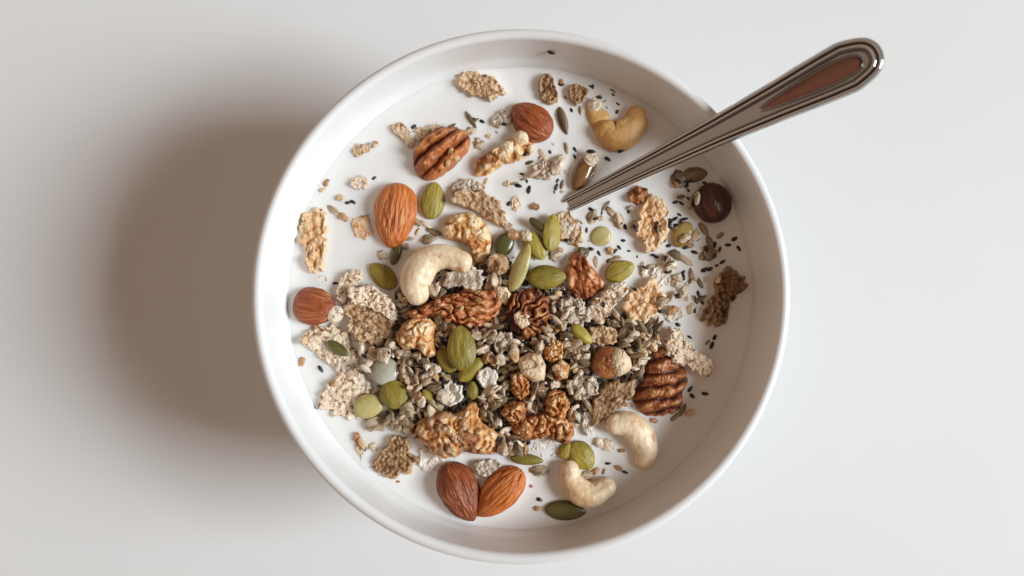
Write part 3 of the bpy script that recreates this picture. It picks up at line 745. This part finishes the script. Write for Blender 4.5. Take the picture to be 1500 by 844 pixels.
pumpkin(634, 294, 56, 32, 82, "shiny green pumpkin seed right of the large upright almond", dz=2, seed=101, roll=10)
pumpkin(561, 404, 50, 28, 138, "green pumpkin seed left of the big cashew", dz=1, seed=102)
pumpkin(564, 544, 40, 37, 100, "milk-filmed round grey-green seed above two yellow seeds", "pumpkin_milky", dz=3, seed=103, eb=0.5)
pumpkin(577, 578, 42, 37, 120, "round yellow-green seed touching the milk-filmed one", dz=5, seed=104, eb=0.52)
pumpkin(540, 595, 43, 32, 18, "pale yellow oval seed on the large angular cream flake", "pumpkin_pale", z=9, seed=105, eb=0.55)
pumpkin(655, 528, 38, 26, 130, "half hidden green seed at left below the topmost oval seed", dz=4, seed=108)
pumpkin(690, 541, 46, 22, 42, "green seed tucked under the right of the topmost oval seed", dz=4, seed=107)
pumpkin(676, 510, 64, 38, 95, "topmost oval green seed at the centre of the bowl", dz=16, seed=106, T=16)
pumpkin(784, 360, 48, 27, -58, "green seed slanting between the cluster's dark and pale seeds", dz=5, seed=111)
pumpkin(809, 341, 56, 27, 84, "upright green seed at top of the seed cluster", dz=7, seed=112, roll=25)
pumpkin(789, 330, 34, 12, -38, "thin grey sunflower-like seed at top of the seed cluster", "pumpkin_dark", dz=9, seed=113, T=9)
pumpkin(739, 357, 36, 26, 62, "dark green seed at the left of the seed cluster", "pumpkin_dark", dz=7, seed=114)
pumpkin(762, 392, 74, 24, 70, "long ridged green seed leaning in the seed cluster", "pumpkin_pale", dz=9, seed=109, roll=-25)
pumpkin(801, 406, 56, 32, 2, "flat lying oval green seed at the bottom of the seed cluster", dz=8, seed=110, T=16)
pumpkin(908, 397, 46, 28, 24, "single green seed above the round orange puffed flake", dz=4, seed=115)
pumpkin(880, 346, 32, 27, 30, "pale broken green seed below the spoon tip", "pumpkin_pale", z=0, seed=116, T=8, eb=0.5)
pumpkin(1000, 343, 42, 27, 58, "wet amber seed right of the upper puffed orange flake", "amber", dz=2, seed=117)
pumpkin(852, 490, 38, 18, -42, "small green seed left of the crumbly tan flake", dz=8, seed=118)
pumpkin(828, 748, 60, 26, -4, "dark green seed under the lowest cashew", "pumpkin_dark", z=0, seed=119, T=12, eb=0.7, ea=0.62)
pumpkin(772, 673, 48, 15, -6, "narrow green seed between curly walnut and right heart almond", dz=2, seed=120, T=12)
pumpkin(852, 668, 46, 34, -50, "green seed tucked above the lowest cashew", z=1, seed=121, T=14)
pumpkin(829, 660, 26, 18, 60, "small green seed half buried beside the curly walnut", z=2, seed=122, T=10)
pumpkin(495, 511, 36, 15, -32, "thin grey-green seed lying on the speckled cream flake", "pumpkin_dark", z=9, seed=123, T=8)
pumpkin(1018, 256, 38, 22, 8, "olive see-through husk above the dark red hazelnut", "husk", z=0, seed=124, T=8)
pumpkin(580, 372, 34, 14, 72, "dark thin seed below the tip of the large almond", "pumpkin_dark", z=1, seed=125, T=10)
pumpkin(627, 580, 22, 13, -50, "small green seed above the left end of the large walnut", dz=6, seed=126, T=9)
pumpkin(692, 572, 26, 15, 92, "short green seed under the round cream oat flake", dz=5, seed=127, T=10)
pod("raisin", 855, 252, 60, 29, 22, 60, MAT["raisin"], "brown glossy raisin beside the spoon tip", "raisin", 0.55, 0.55, seed=128, up=0.2, wob=0.08)
pod("oat_flake", 866, 234, 24, 22, 10, 60, MAT["flake"], "pale husk capping the upper end of the brown raisin", "flake", seed=129, z=9, group="bran flakes in the milk", wob=0.15)

# ------------------------------------------------------------------ small grains
KP = []          # kernel shapes shared by all the small grains


def kernel_proto(name, L, Wd, T, ea, eb, mat, seed, wob=0.18, ns=10, nth=10, wf=1.6, smooth=True):
    V, Fc, h = pod_geo(L * M, Wd * M, T * M, ea, eb, ns, nth, 0.08, 2.5, seed, wob, wf=wf)
    V = V + np.stack([0 * V[:, 0], 0 * V[:, 0], (V[:, 0] / (L * M)) ** 2 * L * M * random.uniform(-0.5, 0.3)], 1)
    return make_mesh(name, V, [f[::-1] for f in Fc], MAT[mat], h, smooth), V, T


SUN = [kernel_proto("sunflower_kernel", 22 + k % 3 * 3, 8 + k % 3 * 2, 8, 0.55, 0.8, "kernel", 200 + k, 0.3) for k in range(6)]
OAT = [kernel_proto("oat_flake", 20 + k % 3 * 5, 14 + k % 2 * 5, 9, 0.45, 0.5, "kernel", 220 + k, 0.6, 16, 16, 2.4) for k in range(7)]
NIB = [kernel_proto("nut_crumb", 14 + k % 3 * 4, 12, 10, 0.36, 0.4, "kernel_tan", 240 + k, 0.6, 6, 6, 2.0, False) for k in range(8)]
HUSK = [kernel_proto("oat_husk", 28, 9, 7, 0.6, 0.8, "husk", 260 + k, 0.2) for k in range(3)]
BLK = [kernel_proto("black_seed", 11.5, 5.2, 5, 0.5, 0.7, "black_seed", 280 + k, 0.08) for k in range(3)]
KINDS = {"sun": (SUN, "sunflower_kernel", "sunflower kernel", "sunflower kernels among the cereal", "sunflower kernel"),
         "oat": (OAT, "oat_flake", "soaked oat flake", "small oat flakes among the cereal", "oat flake"),
         "nib": (NIB, "nut_crumb", "nut crumb", "nut crumbs among the cereal", "nut crumb"),
         "husk": (HUSK, "oat_husk", "slim oat husk", "oat husks among the cereal", "husk"),
         "blk": (BLK, "black_seed", "tiny black seed", "black seeds scattered through the bowl", "black seed")}
MARKS = [(580, 316, "the large upright almond"), (778, 178, "the upper reddish almond"), (460, 450, "the blunt left almond"), (674, 721, "the dark heart almond"), (732, 722, "the light heart almond"),
         (630, 400, "the biggest cashew"), (910, 190, "the caramel cashew"), (870, 172, "the broken caramel cashew"), (932, 645, "the right cashew"), (858, 712, "the lowest cashew"),
         (648, 224, "the three-lobed pecan"), (968, 572, "the dark wrinkled pecan"), (775, 458, "the fan-ridged pecan"), (660, 452, "the dark walnut shard"), (855, 406, "the triangular walnut shard"),
         (740, 224, "the walnut with pale lumps"), (688, 342, "the golden curled walnut"), (610, 492, "the shell-shaped walnut"), (665, 640, "the largest walnut"), (790, 612, "the curly brown walnut"),
         (934, 286, "the red-orange walnut bit"), (760, 565, "the upright walnut bit"), (812, 515, "the brown and cream walnut bit"), (822, 542, "the tan walnut cube"), (780, 538, "the cream hazelnut"),
         (898, 530, "the toasted hazelnut"), (1044, 297, "the dark red hazelnut"), (729, 388, "the matte tan hazelnut"), (735, 430, "the cream hazelnut bit"), (955, 325, "the knobbly puffed flake"),
         (945, 443, "the round orange flake"), (462, 352, "the long puffed flake"), (1062, 436, "the olive brown cluster"), (548, 440, "the bright cream flake"), (485, 508, "the speckled cream flake"),
         (508, 578, "the large angular flake"), (578, 668, "the triangular brown flake"), (704, 126, "the topmost bran flake"), (700, 300, "the curled brown flake"), (836, 332, "the half-sunk tan flake"),
         (890, 440, "the slanting cream flake"), (1010, 516, "the pale propped flake"), (892, 588, "the rough olive flake"), (634, 294, "the shiny green seed"), (561, 404, "the green seed by the big cashew"),
         (564, 544, "the milk-filmed seed"), (577, 578, "the round yellow-green seed"), (540, 595, "the pale yellow seed"), (676, 510, "the topmost oval seed"), (784, 360, "the slanting green seed"),
         (809, 341, "the upright green seed"), (762, 392, "the long ridged seed"), (801, 406, "the flat oval seed"), (908, 397, "the single green seed at right"), (880, 346, "the pale broken seed"),
         (1000, 343, "the amber seed"), (852, 490, "the small green seed near the crumbly flake"), (828, 748, "the dark seed under the lowest cashew"), (855, 252, "the glossy raisin"), (803, 132, "the husky oat clump"),
         (846, 138, "the dark oat clump"), (840, 458, "the seedy oat clump"), (854, 568, "the oat clump under the toasted hazelnut"), (660, 576, "the whitish oat clump"), (714, 554, "the round oat flake"),
         (530, 268, "the round beige husk"), (535, 214, "the curved bran crumb"), (1018, 256, "the see-through husk"), (798, 250, "the loose oat clump"), (835, 300, "the spoon's milk end"), (975, 405, "the soft white oat flake")]
USED = {}


def place_words(u, v, k):
    """which of the marks a small grain lies beside, and on which side of it"""
    near = sorted(MARKS, key=lambda q: (q[0] - u) ** 2 + (q[1] - v) ** 2)[k]
    dx, dy = u - near[0], near[1] - v
    d = math.hypot(dx, dy)
    a = math.degrees(math.atan2(dy, dx)) % 360
    side = ["right of", "upper right of", "above", "upper left of", "left of", "lower left of", "below", "lower right of"][int(((a + 22.5) % 360) // 45)]
    return ("on " if d < 14 else ("just " if d < 34 else "well ") + side + " ") + near[2]


NG = {k: 0 for k in KINDS}


def grain(kind, u, v, ang=None, sc=1.0, z=None, label=None, tilt=18, sink=0.0):
    protos, name, word, group, cat = KINDS[kind]
    me, V, T = random.choice(protos)
    ang = random.uniform(0, 360) if ang is None else ang
    if z is None:
        i, j = cell(u, v)
        z = float(np.median(np.maximum(HM, np.maximum(MOUND, 0))[max(0, i - 1):i + 2, max(0, j - 1):j + 2]))
    z = z + T * sc * 0.28 - sink
    wz = MILK_Z + z * M
    x, y = P(u, v, wz)
    o = bpy.data.objects.new(name, me)
    o.location = (float(x), float(y), wz)
    o.rotation_euler = (math.radians(random.uniform(-tilt, tilt)), math.radians(random.uniform(-tilt, tilt)), math.radians(ang))
    o.scale = (sc * random.uniform(0.85, 1.2), sc * random.uniform(0.85, 1.15), sc)
    tone = min(1.0, max(0.0, random.gauss(0.56, 0.36)))
    o.color = (tone, tone, tone, 1)
    COL.objects.link(o)
    if label is None:
        aa = ang % 180
        way = "lying level" if aa < 22.5 or aa > 157.5 else "slanting up right" if aa < 67.5 else "pointing upward" if aa < 112.5 else "slanting up left"
        shade = "" if kind == "blk" else ("dark " if tone < 0.4 else "medium " if tone < 0.68 else "pale ")
        big_ = "" if 0.8 < sc < 1.02 else ("small " if sc <= 0.8 else "large ")
        tries_ = [shade + word + " " + place_words(u, v, 0), shade + big_ + word + " " + way + " " + place_words(u, v, 0),
                  shade + word + " " + place_words(u, v, 1), shade + big_ + word + " " + way + " " + place_words(u, v, 1), shade + big_ + word + " " + way + " " + place_words(u, v, 2)]
        tries_ = [t for t in tries_ if len(t.replace("-", " ").split()) <= 16] or tries_[:1]
        label = next((t for t in tries_ if t not in USED), tries_[-1])
        USED[label] = 1
    tag(o, label, cat, group)
    stamp(None, Matrix.LocRotScale(o.location, o.rotation_euler, o.scale), V, big=False)
    NG[kind] += 1
    return o


# the mash that fills the heap: far too many kernels to count, one object
def mash():
    VV, FF, HH, off = [], [], [], 0
    base = []
    for k in range(8):
        V, Fc, h = pod_geo(20 if k % 2 else 15, 9 if k % 2 else 11, 7, 0.5, 0.6 + 0.2 * (k % 2), 7, 7, 0, 3, 300 + k, 0.3)
        base.append((V, Fc))
    n = 0
    while n < 1600:
        u, v = random.uniform(520, 960), random.uniform(370, 665)
        mo = MOUND[cell(u, v)]
        if mo < 1.5 + random.random() * 4:
            continue
        n += 1
        V, Fc = random.choice(base)
        R = np.array(Euler((random.uniform(-0.5, 0.5), random.uniform(-0.5, 0.5), random.uniform(0, 6.28))).to_matrix())
        W_ = (V * random.uniform(0.5, 0.9)) @ R.T
        zz = mo + random.uniform(-9, -2)
        x, y = P(u, v, MILK_Z + zz * M)
        VV.append(W_ * M + np.array([x, y, MILK_Z + zz * M]))
        FF += [tuple(off + q for q in reversed(f)) for f in Fc]
        t = min(1, max(0, random.gauss(0.24, 0.25))) if random.random() < 0.6 else 0.0  # mostly dark: shade of the gaps put into kernel tone, besides dark seeds
        HH.append(np.full(len(V), t))
        off += len(V)
    V = np.vstack(VV)
    o = link("soaked_grain_mash", make_mesh("soaked_grain_mash", V, FF, MAT["mash"], np.concatenate(HH)))
    tag(o, "dense mash of soaked grains under the nuts at the middle", "muesli", kind="stuff")
    i = np.eye(4)
    stamp(None, i, V, big=False)


mash()

# black seeds seen one by one (u, v, angle)
BS = [(694, 175, -12), (706, 178, -25), (739, 182, -15), (822, 124, 0), (868, 127, 80), (866, 222, -5), (759, 272, -20), (775, 277, 80), (817, 264, 60), (815, 274, 70),
      (904, 164, 60), (911, 220, 30), (890, 233, -30), (898, 139, -40), (992, 270, -60), (1006, 272, 40), (1010, 266, 20), (990, 296, 20), (998, 298, -30), (922, 308, 60), (867, 308, -40),
      (859, 337, 85), (865, 365, -8), (877, 371, -60), (907, 363, -50), (831, 352, 0), (931, 334, -60), (973, 352, 60), (980, 360, 10), (962, 377, -5), (958, 374, -10), (980, 398, 12),
      (1021, 351, 20), (1018, 370, -20), (1067, 359, 0), (1076, 350, 30), (1082, 364, -55), (1054, 365, 70), (1029, 396, 60), (1040, 394, 25), (1050, 389, 25), (1058, 384, 30), (1000, 400, 50), (1002, 420, 30),
      (1023, 431, -75), (1028, 443, -50), (968, 456, 10), (993, 476, -28), (1010, 494, -30), (1047, 494, 60), (988, 321, 30), (995, 315, -30), (981, 328, 60), (1004, 321, 10), (990, 330, 0), (998, 324, 70),
      (1011, 570, 50), (1033, 577, -6), (455, 303, 40), (548, 261, 40), (510, 297, 10), (517, 296, -30), (492, 415, 0), (470, 541, -55), (535, 656, 85), (533, 700, -40), (538, 540, 30),
      (790, 732, -20), (891, 679, 0), (916, 692, -20), (769, 226, 0), (746, 298, 50), (962, 330, 70), (1014, 580, -40), (1043, 505, 70), (606, 186, 40)]
grain("blk", 808, 75, -20, z=None, label="single black seed stuck on the white inner wall at the top").location = (0, 0, 0)
o = [q for q in COL.objects if q.name.startswith("black_seed")][-1]
seed_on_wall = o
for u, v, a in BS:
    grain("blk", u, v, a, sc=random.uniform(0.85, 1.15), tilt=8)

# loose grains outside the heap (kind, u, v, angle, scale)
pile0 = []
LOOSE = [("husk", 825, 178, -75, 1.5), ("husk", 850, 162, -85, 0.9), ("husk", 690, 176, -58, 1.0), ("nib", 716, 200, 0, 0.7), ("oat", 700, 212, 20, 0.9), ("sun", 795, 228, -55, 1.0), ("sun", 783, 254, 30, 1.0),
         ("oat", 818, 240, 60, 1.0), ("husk", 822, 272, 75, 0.8), ("nib", 743, 270, 0, 0.7), ("nib", 784, 303, 0, 0.9), ("nib", 478, 268, 60, 0.7), ("nib", 472, 278, 30, 0.6), ("nib", 498, 290, 0, 0.9), ("sun", 490, 310, -40, 0.8),
         ("nib", 503, 318, -40, 1.0), ("nib", 442, 530, 80, 0.9), ("nib", 490, 563, 10, 0.7), ("nib", 447, 498, 60, 0.9), ("oat", 870, 155, 10, 1.0), ("husk", 893, 130, -40, 0.8), ("husk", 884, 150, 30, 0.8),
         ("oat", 995, 262, 20, 1.1), ("sun", 1012, 296, 75, 1.0), ("sun", 1022, 290, 80, 0.8), ("husk", 1030, 335, -60, 1.1), ("husk", 1040, 355, -70, 1.1), ("oat", 1032, 375, 40, 0.9), ("husk", 1045, 375, 80, 0.9),
         ("husk", 1055, 345, 40, 0.8), ("oat", 868, 318, 70, 0.9), ("oat", 905, 322, -70, 1.1), ("sun", 895, 312, -50, 0.9), ("nib", 880, 320, 0, 0.8), ("oat", 852, 372, 30, 0.9), ("oat", 990, 375, -20, 1.1),
         ("sun", 1005, 382, -35, 1.2), ("oat", 980, 388, 10, 1.2), ("sun", 1018, 408, -40, 0.9), ("oat", 990, 412, 30, 1.1), ("sun", 985, 432, 60, 1.0), ("oat", 1000, 430, 60, 0.9), ("husk", 1025, 415, -60, 0.9),
         ("oat", 968, 442, 20, 0.9), ("sun", 955, 390, 10, 1.0), ("oat", 943, 400, 70, 0.9), ("oat", 1005, 348, 30, 0.8), ("sun", 1010, 360, 10, 0.9), ("oat", 1012, 450, 30, 0.8), ("nib", 985, 455, 25, 1.0),
         ("husk", 990, 610, 40, 1.0), ("husk", 1000, 600, 60, 0.9), ("nib", 1010, 605, 20, 0.8), ("husk", 1038, 500, 40, 0.6), ("nib", 958, 616, -10, 0.8), ("nib", 788, 745, 0, 0.7), ("oat", 790, 690, 0, 1.1), ("nib", 778, 712, 0, 0.5),
         ("oat", 876, 648, -30, 1.0), ("oat", 890, 655, -40, 0.8), ("nib", 910, 660, 0, 0.6), ("nib", 872, 690, 30, 0.8), ("oat", 862, 696, 0, 0.9), ("nib", 906, 686, -30, 0.6), ("sun", 884, 690, 70, 0.7),
         ("nib", 530, 650, -60, 0.8), ("nib", 522, 640, 70, 0.7), ("oat", 545, 655, -40, 0.8), ("sun", 555, 625, -35, 1.0), ("oat", 548, 620, 20, 1.0), ("nib", 583, 705, 0, 0.5), ("oat", 575, 615, 0, 1.1),
         ("sun", 612, 340, 60, 0.9), ("sun", 625, 330, -35, 1.2), ("oat", 630, 350, 20, 1.1), ("sun", 600, 350, 10, 1.0), ("oat", 592, 362, 30, 0.8), ("oat", 562, 372, 20, 0.8), ("sun", 637, 340, -20, 1.0), ("oat", 612, 326, -30, 0.8),
         ("nib", 752, 345, 0, 1.0), ("oat", 745, 335, 20, 0.9), ("oat", 812, 375, 30, 1.0), ("nib", 820, 366, 0, 0.8), ("oat", 770, 345, 50, 0.9), ("husk", 660, 186, 30, 0.7), ("nib", 668, 232, 20, 0.8)]
for (ua, ub, va, vb, n) in ((970, 1062, 262, 440, 44), (772, 842, 212, 282, 13), (800, 900, 118, 166, 11), (850, 930, 300, 385, 16), (930, 1020, 385, 470, 18), (690, 770, 168, 300, 9)):
    for q_ in range(n):
        LOOSE.append((random.choice(["husk", "husk", "sun", "oat", "nib"]), random.uniform(ua, ub), random.uniform(va, vb), random.uniform(0, 180), random.uniform(0.4, 0.85)))
for (ua, ub, va, vb, n) in ((965, 1070, 258, 470, 34), (765, 850, 215, 290, 12), (850, 940, 300, 390, 14), (800, 905, 118, 165, 8)):
    for q_ in range(n):
        LOOSE.append(("blk", random.uniform(ua, ub), random.uniform(va, vb), random.uniform(0, 180), random.uniform(0.6, 1.05)))
for k, u, v, a, s_ in LOOSE:
    if len(pile0) > 95 and BIG[cell(u, v)]:
        continue
    pile0.append((u, v))
    grain(k, u, v, a, s_, tilt=10, sink=1.0)

# grains lying on the heap
tries = 0
pile = []
while len(pile) < 560 and tries < 60000:
    tries += 1
    u, v = random.uniform(525, 965), random.uniform(385, 660)
    i, j = cell(u, v)
    if MOUND[i, j] < 2.5 or BIG[max(0, i - 1):i + 2, max(0, j - 1):j + 2].any():
        continue
    if any((u - a) ** 2 + (v - b) ** 2 < 27 for a, b in pile):
        continue
    pile.append((u, v))
    k = random.choices(["sun", "oat", "nib", "blk", "husk"], [0.38, 0.20, 0.11, 0.18, 0.13])[0]
    grain(k, u, v, None, random.uniform(0.5, 1.0), tilt=45)
# a few that rest on top of the nuts and flakes
for k, u, v in [("nib", 660, 222), ("blk", 610, 640), ("blk", 884, 446), ("blk", 962, 338), ("oat", 800, 482), ("sun", 836, 452), ("blk", 846, 452), ("blk", 852, 462), ("sun", 828, 462), ("oat", 866, 556), ("sun", 848, 574),
                ("nib", 700, 440), ("nib", 676, 452), ("oat", 650, 580), ("nib", 888, 500), ("blk", 930, 424), ("nib", 656, 238), ("oat", 735, 505), ("sun", 905, 585), ("sun", 930, 540), ("sun", 945, 525), ("husk", 918, 470), ("husk", 936, 500)]:
    grain(k, u, v, None, random.uniform(0.55, 0.8), tilt=20)

# the seed on the wall: find the wall under that pixel
best = None
for r, z in inner:
    x, y = P(808, 75, z)
    e = abs(math.hypot(x, y) - r)
    if best is None or e < best[0]:
        best = (e, float(x), float(y), z)
_, x, y, z = best
seed_on_wall.location = (x * 0.9925, y * 0.9925, z)
seed_on_wall.rotation_euler = (math.radians(60), 0, math.radians(-18))

# ------------------------------------------------------------------ milk with menisci where pieces break the surface
for ku in range(836, 850, 3):          # the milk also climbs a little up the spoon
    HM[cell(ku, 300 - (ku - 836) * 0.5)] = 1.5
    HM[cell(ku + 3, 293 - (ku - 836) * 0.5)] = 1.5
cov = blur((HM > 0.8).astype(float), 1.0)
cov2 = blur((HM > 0.8).astype(float), 2.0)
nm = 330
RM = R_MILK + 0.0009
q = np.linspace(-RM, RM, nm)
xx, yy = np.meshgrid(q, q)
rad = np.hypot(xx, yy)
uu, vv = uv_of(xx, yy, MILK_Z)
ii, jj = (vv - V0) / CELL - 0.5, (uu - U0) / CELL - 0.5


def samp(a):
    i0, j0 = np.clip(np.floor(ii).astype(int), 0, GH - 2), np.clip(np.floor(jj).astype(int), 0, GW - 2)
    fi, fj = np.clip(ii - i0, 0, 1), np.clip(jj - j0, 0, 1)
    return a[i0, j0] * (1 - fi) * (1 - fj) + a[i0 + 1, j0] * fi * (1 - fj) + a[i0, j0 + 1] * (1 - fi) * fj + a[i0 + 1, j0 + 1] * fi * fj


wr = R_MILK
zz = MILK_Z + samp(cov2) * 3.2 * M + np.exp(-np.maximum(0, wr - rad) / 0.0028) * 0.0005 + 0.00006 * noise(xx / 0.012, yy / 0.012, 0.4, 5)
keep = rad < RM
idx = -np.ones(xx.shape, int)
idx[keep] = np.arange(keep.sum())
V = np.stack([xx[keep], yy[keep], zz[keep]], 1)
Fc = []
A, B, C_, D_ = idx[:-1, :-1], idx[:-1, 1:], idx[1:, 1:], idx[1:, :-1]
ok = (A >= 0) & (B >= 0) & (C_ >= 0) & (D_ >= 0)
Fc = np.stack([A[ok], B[ok], C_[ok], D_[ok]], 1).tolist()
milk = link("milk", make_mesh("milk", V, Fc, MAT["milk"]))
tag(milk, "white milk filling the bowl around nuts and flakes", "milk")

# a few bubbles on the milk
m, nt, bs = new_mat("bubble_film")
bs.inputs["Base Color"].default_value = (1, 1, 1, 1)
bs.inputs["Roughness"].default_value = 0.04
bs.inputs["Alpha"].default_value = 0.16
MAT["bubble"] = m
bv, bf = [], []
for i in range(7):
    for j in range(14):
        a, b = math.pi / 2 * i / 6.5, 2 * math.pi * j / 14
        bv.append((math.cos(a) * math.cos(b), math.cos(a) * math.sin(b), math.sin(a) * 0.8))
bme = make_mesh("milk_bubble", bv, grid_faces(7, 14), MAT["bubble"])
for u, v, r in [(690, 212, 5), (698, 206, 4), (694, 220, 3.5), (704, 218, 3), (684, 222, 3), (988, 262, 4), (842, 268, 3.5), (1006, 366, 3), (798, 694, 3.5), (806, 700, 2.5), (640, 232, 3)]:
    x, y = P(u, v, MILK_Z + 0.5 * M)
    o = link("milk_bubble", bme, (float(x), float(y), MILK_Z + 0.4 * M))
    o.scale = (r * M,) * 3
    size = "largest" if r >= 5 else "small" if r > 3.2 else "tiny"
    label = next((t for t in (size + " clear milk bubble " + place_words(u, v, k) for k in range(6)) if t not in USED), None)
    USED[label] = 1
    tag(o, label, "bubble", "bubbles on the milk")

# ------------------------------------------------------------------ spoon
# handle frame: x along the handle from the milk towards the tip, y across, z out of the handle
zA, zB = MILK_Z - 0.0005, RIM_Z + 0.0022
ax, ay = P(833, 300, zA)
bx, by = P(1068, 184, zB)
A3, B3 = Vector((float(ax), float(ay), zA)), Vector((float(bx), float(by), zB))
ex = (B3 - A3).normalized()
ey = Vector((0, 0, 1)).cross(ex).normalized()
ez = ex.cross(ey)
MX = Matrix((ex, ey, ez)).transposed().to_4x4()
MX.translation = A3
# how long the handle must be for its end to show at pixel (1292, 73)
best = None
for L in np.linspace(0.07, 0.16, 500):
    p = A3 + ex * L
    u, v = uv_of(p.x, p.y, p.z)
    e = abs(u - 1291)
    if best is None or e < best[0]:
        best = (e, L)
LH = best[1]
spoon = bpy.data.objects.new("spoon", None)
spoon.matrix_world = MX
COL.objects.link(spoon)
tag(spoon, "steel spoon with ridged handle resting on the upper right rim", "spoon")


def half_w(s):
    """half width (m) of the handle at distance s from the milk"""
    k = np.interp(s / LH, [-0.2, 0.0, 0.12, 0.30, 0.5, 0.7, 0.84, 0.91, 1.2], [10.5, 12.0, 13.6, 17.3, 22.5, 30.0, 36.5, 38.5, 38.5]) * S * 0.98
    e = np.clip((s - LH * 0.90) / (LH * 0.10), 0, 1)
    return k * (1 - 0.36 * e ** 1.2) * np.sqrt(np.maximum(1e-5, 1 - e ** 6.0))


s_ = np.concatenate([np.linspace(-0.012, LH * 0.9, 150, endpoint=False), LH * (0.9 + 0.1 * np.sin(np.linspace(0, math.pi / 2, 60)))])
t_ = np.sin(np.linspace(-1, 1, 141) * math.pi / 2 * 0.96) / math.sin(math.pi / 2 * 0.96)
Sg, Tg = np.meshgrid(s_, t_, indexing="ij")
Yg = Tg * half_w(Sg)
fs = np.concatenate([np.linspace(-0.03, LH * 0.9, 260), LH * (0.9 + 0.1 * np.sin(np.linspace(0, math.pi / 2, 160)))])
ox, oy = np.concatenate([fs, fs]), np.concatenate([half_w(fs), -half_w(fs)])
dist = np.full(Sg.shape, 1.0)
for k in range(len(ox)):
    dist = np.minimum(dist, np.hypot(Sg - ox[k], Yg - oy[k]))
wl = np.interp(Sg / LH, [0, 0.3, 0.6, 1], [0.42, 0.62, 0.85, 1.0])        # the bands narrow towards the neck
dpx = dist / S / wl
bead = lambda c, w: np.sqrt(np.clip(1 - ((dpx - c) / w) ** 2, 0, 1)) * w * S * wl
Zt = 1.6 * bead(4.4, 3.7) + 1.5 * bead(12.4, 3.5) - 0.0003 * wl * np.exp(-((dpx - 17.5) / 2.0) ** 2) - 0.00015 * np.clip((dpx - 16) / 4, 0, 1)
# the sunken leaf-shaped panel near the end
pc0, pc1 = LH * 0.645, LH * 0.945
pt = (Sg - pc0) / (pc1 - pc0)
ptc = np.clip(pt, 0, 1)
phw = 17.5 * S * np.sqrt(np.clip(ptc, 0, 1)) ** 1.15 * np.sqrt(np.clip(1 - ptc ** 7, 0, 1))
pan = np.where((pt > 0) & (pt < 1), (phw - np.abs(Yg)) / S, -9.0)
Zt = Zt + 0.0006 * np.exp(-((pan - 0.0) / 1.6) ** 2) - 0.0005 * np.clip((pan - 1.0) / 2.0, 0, 1)
Zt = Zt + 0.0008
Zt = np.where(np.abs(Tg) > 0.9999, 0.0004, Zt)
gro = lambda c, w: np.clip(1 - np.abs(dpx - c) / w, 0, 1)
painted_shade = np.clip(gro(0.0, 1.2) + gro(8.6, 1.4) + gro(17.2, 1.8) + np.exp(-((pan + 1.6) / 1.0) ** 2) * 0.4, 0, 1)  # dark reflections along grooves, edge and panel border, put into the colour
painted_glint = np.clip(gro(4.6, 2.4) + gro(12.6, 2.4) * 0.9, 0, 1)  # bright reflections along the bead tops, put into the colour
HH = np.clip(0.66 + 0.4 * painted_glint - 0.62 * painted_shade, 0, 1)
th = 0.0011
nS, nT = Sg.shape
top = np.stack([Sg.ravel(), Yg.ravel(), Zt.ravel()], 1)
bot = np.stack([Sg.ravel(), Yg.ravel() * 0.97, (-th * np.sqrt(np.clip(1 - Tg ** 2, 0, 1)) - 0.0002).ravel()], 1)
V = np.vstack([top, bot])
Fc = []
for r in range(nS - 1):
    for t in range(nT - 1):
        a = r * nT + t
        Fc.append((a, a + nT, a + nT + 1, a + 1))
        b = a + nS * nT
        Fc.append((b, b + 1, b + nT + 1, b + nT))
o2 = nS * nT
for r in range(nS - 1):
    for t in (0, nT - 1):
        a, b = r * nT + t, (r + 1) * nT + t
        f = (a, a + o2, b + o2, b)
        Fc.append(f if t == 0 else f[::-1])
r = nS - 1
for t in range(nT - 1):
    a = r * nT + t
    Fc.append((a, a + o2, a + 1 + o2, a + 1))
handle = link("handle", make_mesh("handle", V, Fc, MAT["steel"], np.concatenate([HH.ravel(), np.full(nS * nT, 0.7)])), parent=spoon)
# panel floor as a piece of its own
pn = 40
pv, pf = [], []
for i in range(pn + 1):
    tt = i / pn
    w = 15.8 * S * math.sqrt(tt) ** 1.15 * math.sqrt(max(0, 1 - tt ** 7))
    for j in range(9):
        q_ = -1 + j / 4
        pv.append((pc0 + (pc1 - pc0) * (0.02 + 0.965 * tt), w * q_, 0.00105 - 0.00065 * (1 - q_ * q_) * min(1, tt * 3)))
for i in range(pn):
    for j in range(8):
        a = i * 9 + j
        pf.append((a, a + 9, a + 10, a + 1))
link("panel", make_mesh("panel", pv, pf, MAT["steel_reflect_tint"]), parent=handle)
# the spoon's own bowl, down in the milk
sv, sf = [], []
for i in range(25):
    tt = i / 24
    xs = -0.012 - 0.052 * tt
    w = 0.0018 + 0.0165 * math.sin(math.pi * min(1, tt * 0.93 + 0.07)) ** 0.8 if tt < 1 else 0.0006
    for j in range(15):
        q_ = -1 + j / 7
        sv.append((xs, w * q_, -0.007 * (1 - q_ * q_) * math.sin(math.pi * tt) + 0.0045 * tt + 0.0004))
for i in range(24):
    for j in range(14):
        a = i * 15 + j
        sf.append((a, a + 1, a + 16, a + 15))
link("spoon_bowl", make_mesh("spoon_bowl", sv, sf, MAT["steel"], np.full(len(sv), 0.8)), parent=spoon)
print("grains", NG, "handle", LH, "objects", len(COL.objects))
